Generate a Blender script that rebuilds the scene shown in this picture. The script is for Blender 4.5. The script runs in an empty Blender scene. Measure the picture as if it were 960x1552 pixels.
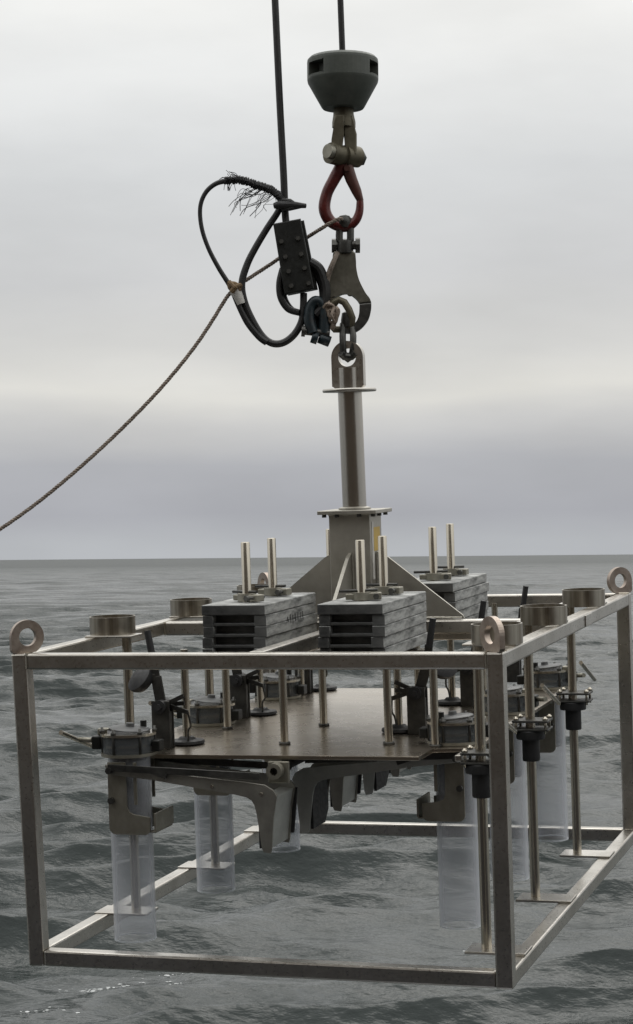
import bpy, bmesh, math, random
import numpy as np
from mathutils import Vector, Matrix, Euler

random.seed(7)
rng = np.random.default_rng(11)
PI = math.pi
scene = bpy.context.scene
COL = scene.collection

# ------------------------------------------------------------------ camera
cam_d = bpy.data.cameras.new("camera")
cam_d.sensor_fit = 'VERTICAL'
cam_d.sensor_height = 36.0
cam_d.lens = 74.36
cam_d.clip_start = 0.1
cam_d.clip_end = 60000
cam = bpy.data.objects.new("camera", cam_d)
cam.location = (0, 0, 6.0)
cam.rotation_euler = (math.radians(91.2018), math.radians(0.50718), math.radians(0.01064))
COL.objects.link(cam)
scene.camera = cam

# ------------------------------------------------------------------ light
scene.view_settings.view_transform = 'Standard'
scene.view_settings.look = 'None'
scene.view_settings.exposure = 0.0
scene.view_settings.gamma = 1.0
SUN_EL, SUN_AZ = math.radians(48), math.radians(20)      # a veiled sun, ahead of the camera and a little to the right

w = bpy.data.worlds.new("World")
scene.world = w
w.use_nodes = True
nt = w.node_tree
nt.nodes.clear()
N = nt.nodes.new
L = nt.links.new
out = N('ShaderNodeOutputWorld')
bg = N('ShaderNodeBackground')
bg.inputs['Strength'].default_value = 0.10
sky = N('ShaderNodeTexSky')
sky.sky_type = 'NISHITA'
sky.sun_disc = False
sky.sun_elevation = SUN_EL
sky.sun_rotation = SUN_AZ
sky.air_density = 1.0
sky.dust_density = 4.0
tc = N('ShaderNodeTexCoord')
sep = N('ShaderNodeSeparateXYZ')
L(tc.outputs['Generated'], sep.inputs[0])
# elevation angle, warped by a soft noise so the bands of the overcast waver
nz = N('ShaderNodeTexNoise')
mp = N('ShaderNodeMapping')
mp.inputs['Scale'].default_value = (2.2, 2.2, 11.0)
L(tc.outputs['Generated'], mp.inputs[0])
L(mp.outputs[0], nz.inputs['Vector'])
nz.inputs['Scale'].default_value = 1.6
nz.inputs['Detail'].default_value = 5.0
nz.inputs['Roughness'].default_value = 0.5
asin = N('ShaderNodeMath'); asin.operation = 'ARCSINE'
L(sep.outputs['Z'], asin.inputs[0])
wob = N('ShaderNodeMath'); wob.operation = 'MULTIPLY_ADD'
L(nz.outputs['Fac'], wob.inputs[0])
wob.inputs[1].default_value = 0.050
wob.inputs[2].default_value = -0.025
hz = N('ShaderNodeMapRange')                             # no waver right at the horizon
L(asin.outputs[0], hz.inputs['Value'])
hz.inputs['From Min'].default_value = 0.006
hz.inputs['From Max'].default_value = 0.06
wob2 = N('ShaderNodeMath'); wob2.operation = 'MULTIPLY'
L(wob.outputs[0], wob2.inputs[0]); L(hz.outputs[0], wob2.inputs[1])
el = N('ShaderNodeMath'); el.operation = 'ADD'
L(asin.outputs[0], el.inputs[0]); L(wob2.outputs[0], el.inputs[1])
mr = N('ShaderNodeMapRange')
L(el.outputs[0], mr.inputs['Value'])
mr.inputs['From Min'].default_value = 0.0
mr.inputs['From Max'].default_value = 0.40
ramp = N('ShaderNodeValToRGB')
L(mr.outputs[0], ramp.inputs[0])
def lin(c):
    c = c/255.0
    return c/12.92 if c <= 0.04045 else ((c+0.055)/1.055)**2.4
stops = [(0.00, (180, 183, 187)), (0.018, (178, 181, 185)), (0.05, (168, 170, 176)), (0.11, (176, 178, 183)),
         (0.17, (203, 203, 202)), (0.205, (220, 219, 214)), (0.25, (210, 210, 208)), (0.33, (205, 206, 207)), (0.45, (212, 214, 215)),
         (0.58, (231, 232, 231)), (0.68, (240, 240, 237)), (0.85, (244, 244, 241)), (1.0, (244, 244, 242))]
e = ramp.color_ramp.elements
e[0].position = stops[0][0]
e[1].position = stops[-1][0]
for p_, c_ in stops[1:-1]:
    e.new(p_)
for el_, (p_, c_) in zip(e, stops):
    el_.position = p_
    el_.color = (lin(c_[0]), lin(c_[1]), lin(c_[2]), 1)
# faint mottling of the cloud base
nz2 = N('ShaderNodeTexNoise')
mp2 = N('ShaderNodeMapping')
mp2.inputs['Scale'].default_value = (3.0, 3.0, 9.0)
L(tc.outputs['Generated'], mp2.inputs[0]); L(mp2.outputs[0], nz2.inputs['Vector'])
nz2.inputs['Scale'].default_value = 2.3
nz2.inputs['Detail'].default_value = 6.0
mot = N('ShaderNodeMapRange')
L(nz2.outputs['Fac'], mot.inputs['Value'])
mot.inputs['From Min'].default_value = 0.3
mot.inputs['From Max'].default_value = 0.7
mot.inputs['To Min'].default_value = 9.5
mot.inputs['To Max'].default_value = 10.9
mul = N('ShaderNodeVectorMath'); mul.operation = 'SCALE'
L(ramp.outputs['Color'], mul.inputs[0]); L(mot.outputs[0], mul.inputs['Scale'])
zen = N('ShaderNodeMapRange'); zen.interpolation_type = 'SMOOTHSTEP'      # an overcast sky is brightest overhead
L(asin.outputs[0], zen.inputs['Value'])
zen.inputs['From Min'].default_value = 0.26
zen.inputs['From Max'].default_value = 1.20
zen.inputs['To Min'].default_value = 1.0
zen.inputs['To Max'].default_value = 2.2
mul2 = N('ShaderNodeVectorMath'); mul2.operation = 'SCALE'
L(mul.outputs[0], mul2.inputs[0]); L(zen.outputs[0], mul2.inputs['Scale'])
mul = mul2
mix = N('ShaderNodeMix'); mix.data_type = 'RGBA'
mix.inputs['Factor'].default_value = 0.975
L(sky.outputs[0], mix.inputs['A']); L(mul.outputs[0], mix.inputs['B'])
L(mix.outputs['Result'], bg.inputs['Color'])
L(bg.outputs[0], out.inputs[0])

sun_d = bpy.data.lights.new("sun", 'SUN')
sun_d.energy = 0.5
sun_d.angle = math.radians(40)
sun_d.color = (1.0, 0.97, 0.92)
sun = bpy.data.objects.new("sun", sun_d)
sun.rotation_euler = (math.radians(-(90-48)), 0, -SUN_AZ)
COL.objects.link(sun)

# ------------------------------------------------------------------ materials
def new_mat(name):
    m = bpy.data.materials.new(name)
    m.use_nodes = True
    return m, m.node_tree, m.node_tree.nodes['Principled BSDF']

def metal(name, c1, c2, rough=(0.3, 0.5), metallic=1.0, scale=(9, 9, 9), bump=0.06, fine=120.0, rust=None, rust_amt=0.62):
    """worn metal: two tones, uneven roughness, fine grain, optional rust stains"""
    m, t, b = new_mat(name)
    n = t.nodes.new; l = t.links.new
    co = n('ShaderNodeTexCoord')
    mpg = n('ShaderNodeMapping'); mpg.inputs['Scale'].default_value = scale
    l(co.outputs['Object'], mpg.inputs[0])
    a = n('ShaderNodeTexNoise'); a.inputs['Scale'].default_value = 1.0
    a.inputs['Detail'].default_value = 8; a.inputs['Roughness'].default_value = 0.65
    l(mpg.outputs[0], a.inputs['Vector'])
    cr = n('ShaderNodeValToRGB')
    cr.color_ramp.elements[0].position = 0.35; cr.color_ramp.elements[0].color = (*c1, 1)
    cr.color_ramp.elements[1].position = 0.68; cr.color_ramp.elements[1].color = (*c2, 1)
    l(a.outputs['Fac'], cr.inputs[0])
    colr = cr.outputs['Color']
    f = n('ShaderNodeTexNoise'); f.inputs['Scale'].default_value = fine; f.inputs['Detail'].default_value = 4
    l(co.outputs['Object'], f.inputs['Vector'])
    rm = n('ShaderNodeMapRange')
    l(f.outputs['Fac'], rm.inputs['Value'])
    rm.inputs['From Min'].default_value = 0.3; rm.inputs['From Max'].default_value = 0.7
    rm.inputs['To Min'].default_value = rough[0]; rm.inputs['To Max'].default_value = rough[1]
    mtl = metallic
    if rust:
        g = n('ShaderNodeTexNoise'); g.inputs['Scale'].default_value = 14.0; g.inputs['Detail'].default_value = 9
        g.inputs['Roughness'].default_value = 0.7
        l(co.outputs['Object'], g.inputs['Vector'])
        rr = n('ShaderNodeMapRange')
        l(g.outputs['Fac'], rr.inputs['Value'])
        rr.inputs['From Min'].default_value = rust_amt; rr.inputs['From Max'].default_value = rust_amt+0.12
        mx = n('ShaderNodeMix'); mx.data_type = 'RGBA'
        l(rr.outputs[0], mx.inputs['Factor']); l(colr, mx.inputs['A'])
        mx.inputs['B'].default_value = (*rust, 1)
        colr = mx.outputs['Result']
        mm = n('ShaderNodeMapRange')
        l(rr.outputs[0], mm.inputs['Value'])
        mm.inputs['To Min'].default_value = metallic; mm.inputs['To Max'].default_value = metallic*0.2
        l(mm.outputs[0], b.inputs['Metallic'])
    else:
        b.inputs['Metallic'].default_value = mtl
    l(colr, b.inputs['Base Color'])
    l(rm.outputs[0], b.inputs['Roughness'])
    bp = n('ShaderNodeBump'); bp.inputs['Strength'].default_value = bump; bp.inputs['Distance'].default_value = 0.002
    l(f.outputs['Fac'], bp.inputs['Height'])
    l(bp.outputs[0], b.inputs['Normal'])
    return m

M = {}
M['steel'] = metal('stainless_steel', (0.43, 0.405, 0.36), (0.64, 0.615, 0.57), (0.26, 0.38), 1.0, (4, 4, 4), 0.03, 110, rust=(0.20, 0.13, 0.08), rust_amt=0.67)
M['eye'] = metal('brown_eye_steel', (0.27, 0.215, 0.18), (0.46, 0.40, 0.345), (0.34, 0.48), 1.0, (18, 18, 18), 0.04, 90)  # darker and browner than the rails
M['rod'] = metal('polished_rod', (0.46, 0.42, 0.35), (0.58, 0.54, 0.46), (0.22, 0.27), 1.0, (14, 14, 1.5), 0.0, 60)
M['sleeve'] = metal('brushed_sleeve', (0.20, 0.17, 0.13), (0.56, 0.53, 0.46), (0.30, 0.40), 1.0, (26, 26, 0.6), 0.0, 60)
M['mast'] = metal('ground_steel', (0.45, 0.425, 0.38), (0.50, 0.475, 0.43), (0.24, 0.27), 1.0, (22, 22, 1.2), 0.0, 60)
M['plate'] = metal('rolled_plate', (0.40, 0.35, 0.285), (0.48, 0.43, 0.36), (0.26, 0.30), 1.0, (3, 9, 3), 0.0, 12)
M['tower'] = metal('blasted_steel', (0.34, 0.325, 0.285), (0.46, 0.44, 0.395), (0.42, 0.55), 0.9, (7, 7, 7), 0.05, 120)
M['dark_steel'] = metal('oily_steel', (0.045, 0.045, 0.043), (0.115, 0.113, 0.105), (0.35, 0.55), 0.8, (12, 12, 12), 0.08, 90, rust=(0.10, 0.06, 0.04), rust_amt=0.68)
M['galv'] = metal('galvanised_steel', (0.22, 0.21, 0.17), (0.33, 0.315, 0.265), (0.38, 0.55), 0.75, (14, 14, 14), 0.08, 120, rust=(0.16, 0.11, 0.06), rust_amt=0.66)
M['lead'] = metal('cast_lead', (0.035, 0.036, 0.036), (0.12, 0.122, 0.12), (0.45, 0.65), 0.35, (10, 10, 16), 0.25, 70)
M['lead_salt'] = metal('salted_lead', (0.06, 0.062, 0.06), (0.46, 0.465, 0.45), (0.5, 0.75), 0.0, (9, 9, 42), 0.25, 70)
M['cone'] = metal('grey_green_paint', (0.05, 0.058, 0.050), (0.085, 0.093, 0.080), (0.45, 0.6), 0.0, (9, 9, 9), 0.12, 60)
M['jaw'] = metal('weathered_bronze', (0.085, 0.075, 0.05), (0.15, 0.135, 0.095), (0.42, 0.6), 0.5, (16, 16, 16), 0.15, 90)
M['snap'] = metal('worn_grey_hook', (0.13, 0.125, 0.10), (0.22, 0.21, 0.175), (0.38, 0.5), 0.8, (14, 14, 10), 0.1, 90)
M['red'] = metal('worn_red_paint', (0.050, 0.008, 0.007), (0.125, 0.016, 0.012), (0.26, 0.42), 0.1, (16, 16, 16), 0.1, 60, rust=(0.045, 0.028, 0.02), rust_amt=0.60)
M['gate'] = metal('browned_red', (0.05, 0.022, 0.017), (0.10, 0.035, 0.026), (0.35, 0.5), 0.2, (18, 18, 18), 0.1, 60)
M['clamp'] = metal('weathered_clamp', (0.24, 0.225, 0.185), (0.37, 0.35, 0.295), (0.35, 0.5), 0.8, (14, 14, 8), 0.08, 100, rust=(0.10, 0.065, 0.035), rust_amt=0.66)
M['spade'] = metal('oiled_plate', (0.27, 0.262, 0.235), (0.44, 0.43, 0.385), (0.28, 0.42), 0.8, (10, 10, 10), 0.08, 100, rust=(0.10, 0.065, 0.035), rust_amt=0.68)
M['blade'] = metal('blade_plate', (0.40, 0.41, 0.39), (0.54, 0.55, 0.52), (0.38, 0.5), 0.7, (10, 10, 10), 0.08, 100)
M['liner'] = metal('grey_liner', (0.10, 0.108, 0.118), (0.15, 0.16, 0.17), (0.22, 0.30), 0.0, (12, 12, 2), 0.02, 60)
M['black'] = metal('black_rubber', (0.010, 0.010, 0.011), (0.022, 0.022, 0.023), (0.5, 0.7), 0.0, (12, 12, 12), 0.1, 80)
M['cable'] = metal('black_hose', (0.006, 0.006, 0.0065), (0.018, 0.0175, 0.017), (0.42, 0.6), 0.0, (30, 30, 30), 0.3, 260)
M['block'] = metal('black_block', (0.007, 0.008, 0.007), (0.015, 0.016, 0.014), (0.4, 0.55), 0.2, (12, 12, 12), 0.1, 80)
M['teal'] = metal('teal_paint', (0.006, 0.012, 0.016), (0.014, 0.032, 0.040), (0.35, 0.5), 0.1, (22, 22, 22), 0.2, 80, rust=(0.012, 0.012, 0.012), rust_amt=0.5)
M['tan'] = metal('dirty_rope', (0.15, 0.11, 0.08), (0.36, 0.30, 0.25), (0.75, 0.9), 0.0, (40, 40, 40), 0.5, 300)
M['rope'] = metal('tag_rope', (0.15, 0.12, 0.098), (0.31, 0.26, 0.215), (0.75, 0.9), 0.0, (60, 60, 60), 0.6, 400)
M['tape'] = metal('old_tape', (0.42, 0.41, 0.38), (0.58, 0.57, 0.54), (0.4, 0.6), 0.0, (30, 30, 30), 0.2, 100)
M['orange'] = metal('orange_twine', (0.13, 0.085, 0.045), (0.22, 0.15, 0.08), (0.7, 0.9), 0.0, (50, 50, 50), 0.3, 200)
M['yellow'] = metal('yellow_label', (0.42, 0.27, 0.035), (0.50, 0.34, 0.06), (0.4, 0.5), 0.0, (20, 20, 20), 0.03, 80)
M['valve'] = metal('grey_plastic', (0.045, 0.046, 0.046), (0.13, 0.135, 0.135), (0.35, 0.5), 0.0, (20, 20, 20), 0.05, 80)
M['foam'] = metal('foam_bubbles', (0.30, 0.31, 0.31), (0.55, 0.56, 0.56), (0.6, 0.8), 0.0, (30, 30, 30), 0.3, 200)
M['deck'] = metal('red_oxide_deck', (0.085, 0.040, 0.028), (0.12, 0.058, 0.042), (0.5, 0.7), 0.0, (1, 1, 1), 0.1, 12)
M['house'] = metal('darkened_ship_paint', (0.060, 0.047, 0.035), (0.085, 0.068, 0.050), (0.4, 0.5), 0.0, (0.6, 0.6, 0.3), 0.05, 10)  # darkened so the steel facing the unseen ship reflects little light
M['hull'] = metal('dark_hull_paint', (0.03, 0.032, 0.04), (0.045, 0.045, 0.05), (0.4, 0.5), 0.0, (0.5, 0.5, 0.3), 0.05, 10)

def clear_mat(name, body, fac, edge):
    m, t, b = new_mat(name)
    n = t.nodes.new; l = t.links.new
    b.inputs['Base Color'].default_value = (*body, 1)
    b.inputs['Roughness'].default_value = 0.22
    tr = n('ShaderNodeBsdfTransparent'); tr.inputs[0].default_value = (0.97, 0.975, 0.98, 1)
    lw = n('ShaderNodeLayerWeight'); lw.inputs['Blend'].default_value = 0.35
    co = n('ShaderNodeTexCoord')
    ns = n('ShaderNodeTexNoise'); ns.inputs['Scale'].default_value = 9; ns.inputs['Detail'].default_value = 7
    mpg = n('ShaderNodeMapping'); mpg.inputs['Scale'].default_value = (1, 1, 0.35)
    l(co.outputs['Object'], mpg.inputs[0]); l(mpg.outputs[0], ns.inputs['Vector'])
    r1 = n('ShaderNodeMapRange'); l(ns.outputs['Fac'], r1.inputs['Value'])
    r1.inputs['From Min'].default_value = 0.3; r1.inputs['From Max'].default_value = 0.7
    r1.inputs['To Min'].default_value = fac*0.75; r1.inputs['To Max'].default_value = fac*1.25
    ma = n('ShaderNodeMath'); ma.operation = 'MULTIPLY_ADD'
    l(lw.outputs['Facing'], ma.inputs[0]); ma.inputs[1].default_value = edge; l(r1.outputs[0], ma.inputs[2])
    ma.use_clamp = True
    ms = n('ShaderNodeMixShader')
    l(ma.outputs[0], ms.inputs[0]); l(tr.outputs[0], ms.inputs[1]); l(b.outputs[0], ms.inputs[2])
    l(ms.outputs[0], t.nodes['Material Output'].inputs[0])
    return m
M['acrylic'] = clear_mat('scuffed_acrylic', (0.66, 0.68, 0.72), 0.145, 0.55)
M['rim'] = clear_mat('cut_edge', (0.70, 0.73, 0.76), 0.45, 0.2)
M['collar_clear'] = clear_mat('clear_collar', (0.12, 0.13, 0.135), 0.45, 0.35)

# ------------------------------------------------------------------ mesh helpers
def V(*a): return Vector(a)

def add_box(bm, lo, hi, bev=0.0, mat=None):
    r = bmesh.ops.create_cube(bm, size=1.0)
    vs = r['verts']
    c = [(a+b)/2 for a, b in zip(lo, hi)]; s = [b-a for a, b in zip(lo, hi)]
    for v in vs:
        v.co = Vector((v.co.x*s[0]+c[0], v.co.y*s[1]+c[1], v.co.z*s[2]+c[2]))
    if mat is not None:
        bmesh.ops.transform(bm, matrix=mat, verts=vs)
    if bev > 0:
        es = list({ed for v in vs for ed in v.link_edges})
        bmesh.ops.bevel(bm, geom=es, offset=bev, segments=2, affect='EDGES', profile=0.5)

def frame_of(d):
    d = d.normalized()
    up = Vector((0, 0, 1)) if abs(d.z) < 0.9 else Vector((0, 1, 0))
    x = up.cross(d).normalized(); y = d.cross(x).normalized()
    return x, y, d

def add_bar(bm, p0, p1, w_, h_, bev=0.0, up=None):
    """rectangular bar from p0 to p1 (centre line); w_ across, h_ along up"""
    p0 = Vector(p0); p1 = Vector(p1); d = (p1-p0); ln = d.length; d = d/ln
    u = Vector(up) if up else (Vector((0, 0, 1)) if abs(d.z) < 0.9 else Vector((0, 1, 0)))
    x = d.cross(u).normalized(); y = x.cross(d).normalized()
    mt = Matrix((( x.x, y.x, d.x, p0.x), (x.y, y.y, d.y, p0.y), (x.z, y.z, d.z, p0.z), (0, 0, 0, 1)))
    add_box(bm, (-w_/2, -h_/2, 0), (w_/2, h_/2, ln), bev, mt)

def add_cyl(bm, p0, p1, r0, r1=None, seg=20, cap=True):
    p0 = Vector(p0); p1 = Vector(p1); r1 = r0 if r1 is None else r1
    x, y, d = frame_of(p1-p0)
    a, b = [], []
    for k in range(seg):
        t = 2*PI*k/seg
        o = x*math.cos(t)+y*math.sin(t)
        a.append(bm.verts.new(p0+o*r0)); b.append(bm.verts.new(p1+o*r1))
    for k in range(seg):
        f = bm.faces.new((a[k], a[(k+1) % seg], b[(k+1) % seg], b[k])); f.smooth = True
    if cap:
        bm.faces.new(a[::-1]); bm.faces.new(b)

def spline(pts, n=8, closed=False):
    P = [Vector(p) for p in pts]
    o = []
    m = len(P)
    for i in range(m if closed else m-1):
        if closed:
            a, b, c, d = P[(i-1) % m], P[i], P[(i+1) % m], P[(i+2) % m]
        else:
            a = P[max(i-1, 0)]; b = P[i]; c = P[i+1]; d = P[min(i+2, m-1)]
        for k in range(n):
            t = k/n
            o.append(0.5*((2*b)+(c-a)*t+(2*a-5*b+4*c-d)*t*t+(3*b-a-3*c+d)*t*t*t))
    if not closed: o.append(P[-1])
    return o

def add_tube(bm, pts, r, seg=10, closed=False, flat=1.0):
    """sweep; r is a number or one radius per point; flat squeezes along the second axis"""
    P = [Vector(p) for p in pts]; m = len(P)
    rr = r if hasattr(r, '__len__') else [r]*m
    if len(rr) != m:
        rr = [np.interp(i/(m-1), np.linspace(0, 1, len(rr)), rr) for i in range(m)]
    rings = []; x = None
    for i in range(m):
        if closed: d = P[(i+1) % m]-P[(i-1) % m]
        else: d = P[min(i+1, m-1)]-P[max(i-1, 0)]
        d = d.normalized()
        if x is None: x, y, _ = frame_of(d)
        else:
            x = (x-d*x.dot(d)).normalized()
        y = d.cross(x)
        rings.append([bm.verts.new(P[i]+x*rr[i]*math.cos(2*PI*k/seg)+y*rr[i]*flat*math.sin(2*PI*k/seg)) for k in range(seg)])
    for i in range(m if closed else m-1):
        a, b = rings[i], rings[(i+1) % m]
        sh = 0
        if closed and i == m-1:                    # close with the least twist
            sh = min(range(seg), key=lambda s: (a[0].co-b[s].co).length)
        for k in range(seg):
            f = bm.faces.new((a[k], a[(k+1) % seg], b[(k+1+sh) % seg], b[(k+sh) % seg])); f.smooth = True
    if not closed:
        bm.faces.new(rings[0][::-1]); bm.faces.new(rings[-1])

def add_lathe(bm, prof, seg=32, c=(0, 0, 0), mat=None, caps=True, smooth=True):
    """profile of (radius, z) about a vertical axis at c"""
    rings = []
    for r, z in prof:
        ring = []
        for k in range(seg):
            t = 2*PI*k/seg
            p = Vector((c[0]+r*math.cos(t), c[1]+r*math.sin(t), c[2]+z))
            ring.append(bm.verts.new(mat @ p if mat is not None else p))
        rings.append(ring)
    for a, b in zip(rings, rings[1:]):
        for k in range(seg):
            f = bm.faces.new((a[k], a[(k+1) % seg], b[(k+1) % seg], b[k])); f.smooth = smooth
    if caps:
        bm.faces.new(rings[0][::-1]); bm.faces.new(rings[-1])
    return rings

def add_ring(bm, c, ro, ri, z0, z1, seg=36, mat=None):
    prof = [(ri, z0), (ro, z0), (ro, z1), (ri, z1), (ri, z0)]
    rings = []
    for r, z in prof[:-1]:
        ring = []
        for k in range(seg):
            t = 2*PI*k/seg
            p = Vector((c[0]+r*math.cos(t), c[1]+r*math.sin(t), c[2]+z))
            ring.append(bm.verts.new(mat @ p if mat is not None else p))
        rings.append(ring)
    for i in range(4):
        a, b = rings[i], rings[(i+1) % 4]
        for k in range(seg):
            f = bm.faces.new((a[k], a[(k+1) % seg], b[(k+1) % seg], b[k])); f.smooth = i in (1, 3)

def add_prism(bm, poly, t0, t1, mat=None, bev=0.0):
    """polygon (a, b) extruded along the third axis from t0 to t1"""
    a = [bm.verts.new(Vector((p[0], p[1], t0))) for p in poly]
    b = [bm.verts.new(Vector((p[0], p[1], t1))) for p in poly]
    n = len(poly)
    bm.faces.new(a[::-1]); bm.faces.new(b)
    for k in range(n):
        bm.faces.new((a[k], a[(k+1) % n], b[(k+1) % n], b[k]))
    if bev > 0:
        es = [ed for v in a+b for ed in v.link_edges]
        es = list({ed for ed in es if (ed.verts[0] in a) == (ed.verts[1] in a)})
        rb = bmesh.ops.bevel(bm, geom=es, offset=bev, segments=2, affect='EDGES', profile=0.5)
        vs = list({v for v in rb['verts']} | {v for v in a+b if v.is_valid})
    else:
        vs = a+b
    if mat is not None:
        bmesh.ops.transform(bm, matrix=mat, verts=[v for v in vs if v.is_valid])

def add_plate_hole(bm, outer, hole_c, hole_r, t0, t1, mat, seg=24):
    """plate with a round hole; outer is star-shaped about the hole and has seg points"""
    n = len(outer)
    rings = []
    for t in (t0, t1):
        rings.append([bm.verts.new(mat @ Vector((p[0], p[1], t))) for p in outer])
        inn = []
        for p in outer:
            an = math.atan2(p[1]-hole_c[1], p[0]-hole_c[0])
            inn.append(bm.verts.new(mat @ Vector((hole_c[0]+hole_r*math.cos(an), hole_c[1]+hole_r*math.sin(an), t))))
        rings.append(inn)
    o0, i0, o1, i1 = rings
    for k in range(n):
        j = (k+1) % n
        bm.faces.new((o0[j], o0[k], i0[k], i0[j]))
        bm.faces.new((o1[k], o1[j], i1[j], i1[k]))
        bm.faces.new((o0[k], o0[j], o1[j], o1[k]))
        f = bm.faces.new((i0[j], i0[k], i1[k], i1[j])); f.smooth = True

AXIS_XZ = Matrix(((1, 0, 0, 0), (0, 0, -1, 0), (0, 1, 0, 0), (0, 0, 0, 1)))      # (a, b, t) -> (x=a, z=b, y=-t)
AXIS_YZ = Matrix(((0, 0, 1, 0), (1, 0, 0, 0), (0, 1, 0, 0), (0, 0, 0, 1)))       # (a, b, t) -> (y=a, z=b, x=t)

def make_mesh(name, fn):
    bm = bmesh.new()
    fn(bm)
    bmesh.ops.recalc_face_normals(bm, faces=bm.faces[:])
    for ed in bm.edges:                              # crisp where faces really meet at an angle
        if len(ed.link_faces) == 2 and ed.calc_face_angle(0) > 0.62: ed.smooth = False
    me = bpy.data.meshes.new(name)
    bm.to_mesh(me); bm.free()
    return me

def obj(name, fn, mat, parent=None, label=None):
    """one mesh object from fn(bm); a part when it has a parent"""
    me = make_mesh(name, fn) if callable(fn) else fn
    if not me.materials: me.materials.append(M[mat] if isinstance(mat, str) else mat)
    o = bpy.data.objects.new(name, me)
    COL.objects.link(o)
    if parent is not None: o.parent = parent
    if label: o['label'] = label
    return o

def tag(o, label, cat, group=None):
    o['label'] = label; o['category'] = cat
    if group: o['group'] = group
    return o

def thing(name, label, cat, mw=None, group=None):
    o = bpy.data.objects.new(name, None)
    o.empty_display_size = 0.1
    COL.objects.link(o)
    if mw is not None: o.matrix_world = mw
    return tag(o, label, cat, group)

def copy_tree(o, parent=None):
    c = o.copy(); COL.objects.link(c)
    if parent is not None:
        c.parent = parent
    for ch in o.children: copy_tree(ch, c)
    return c

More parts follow.
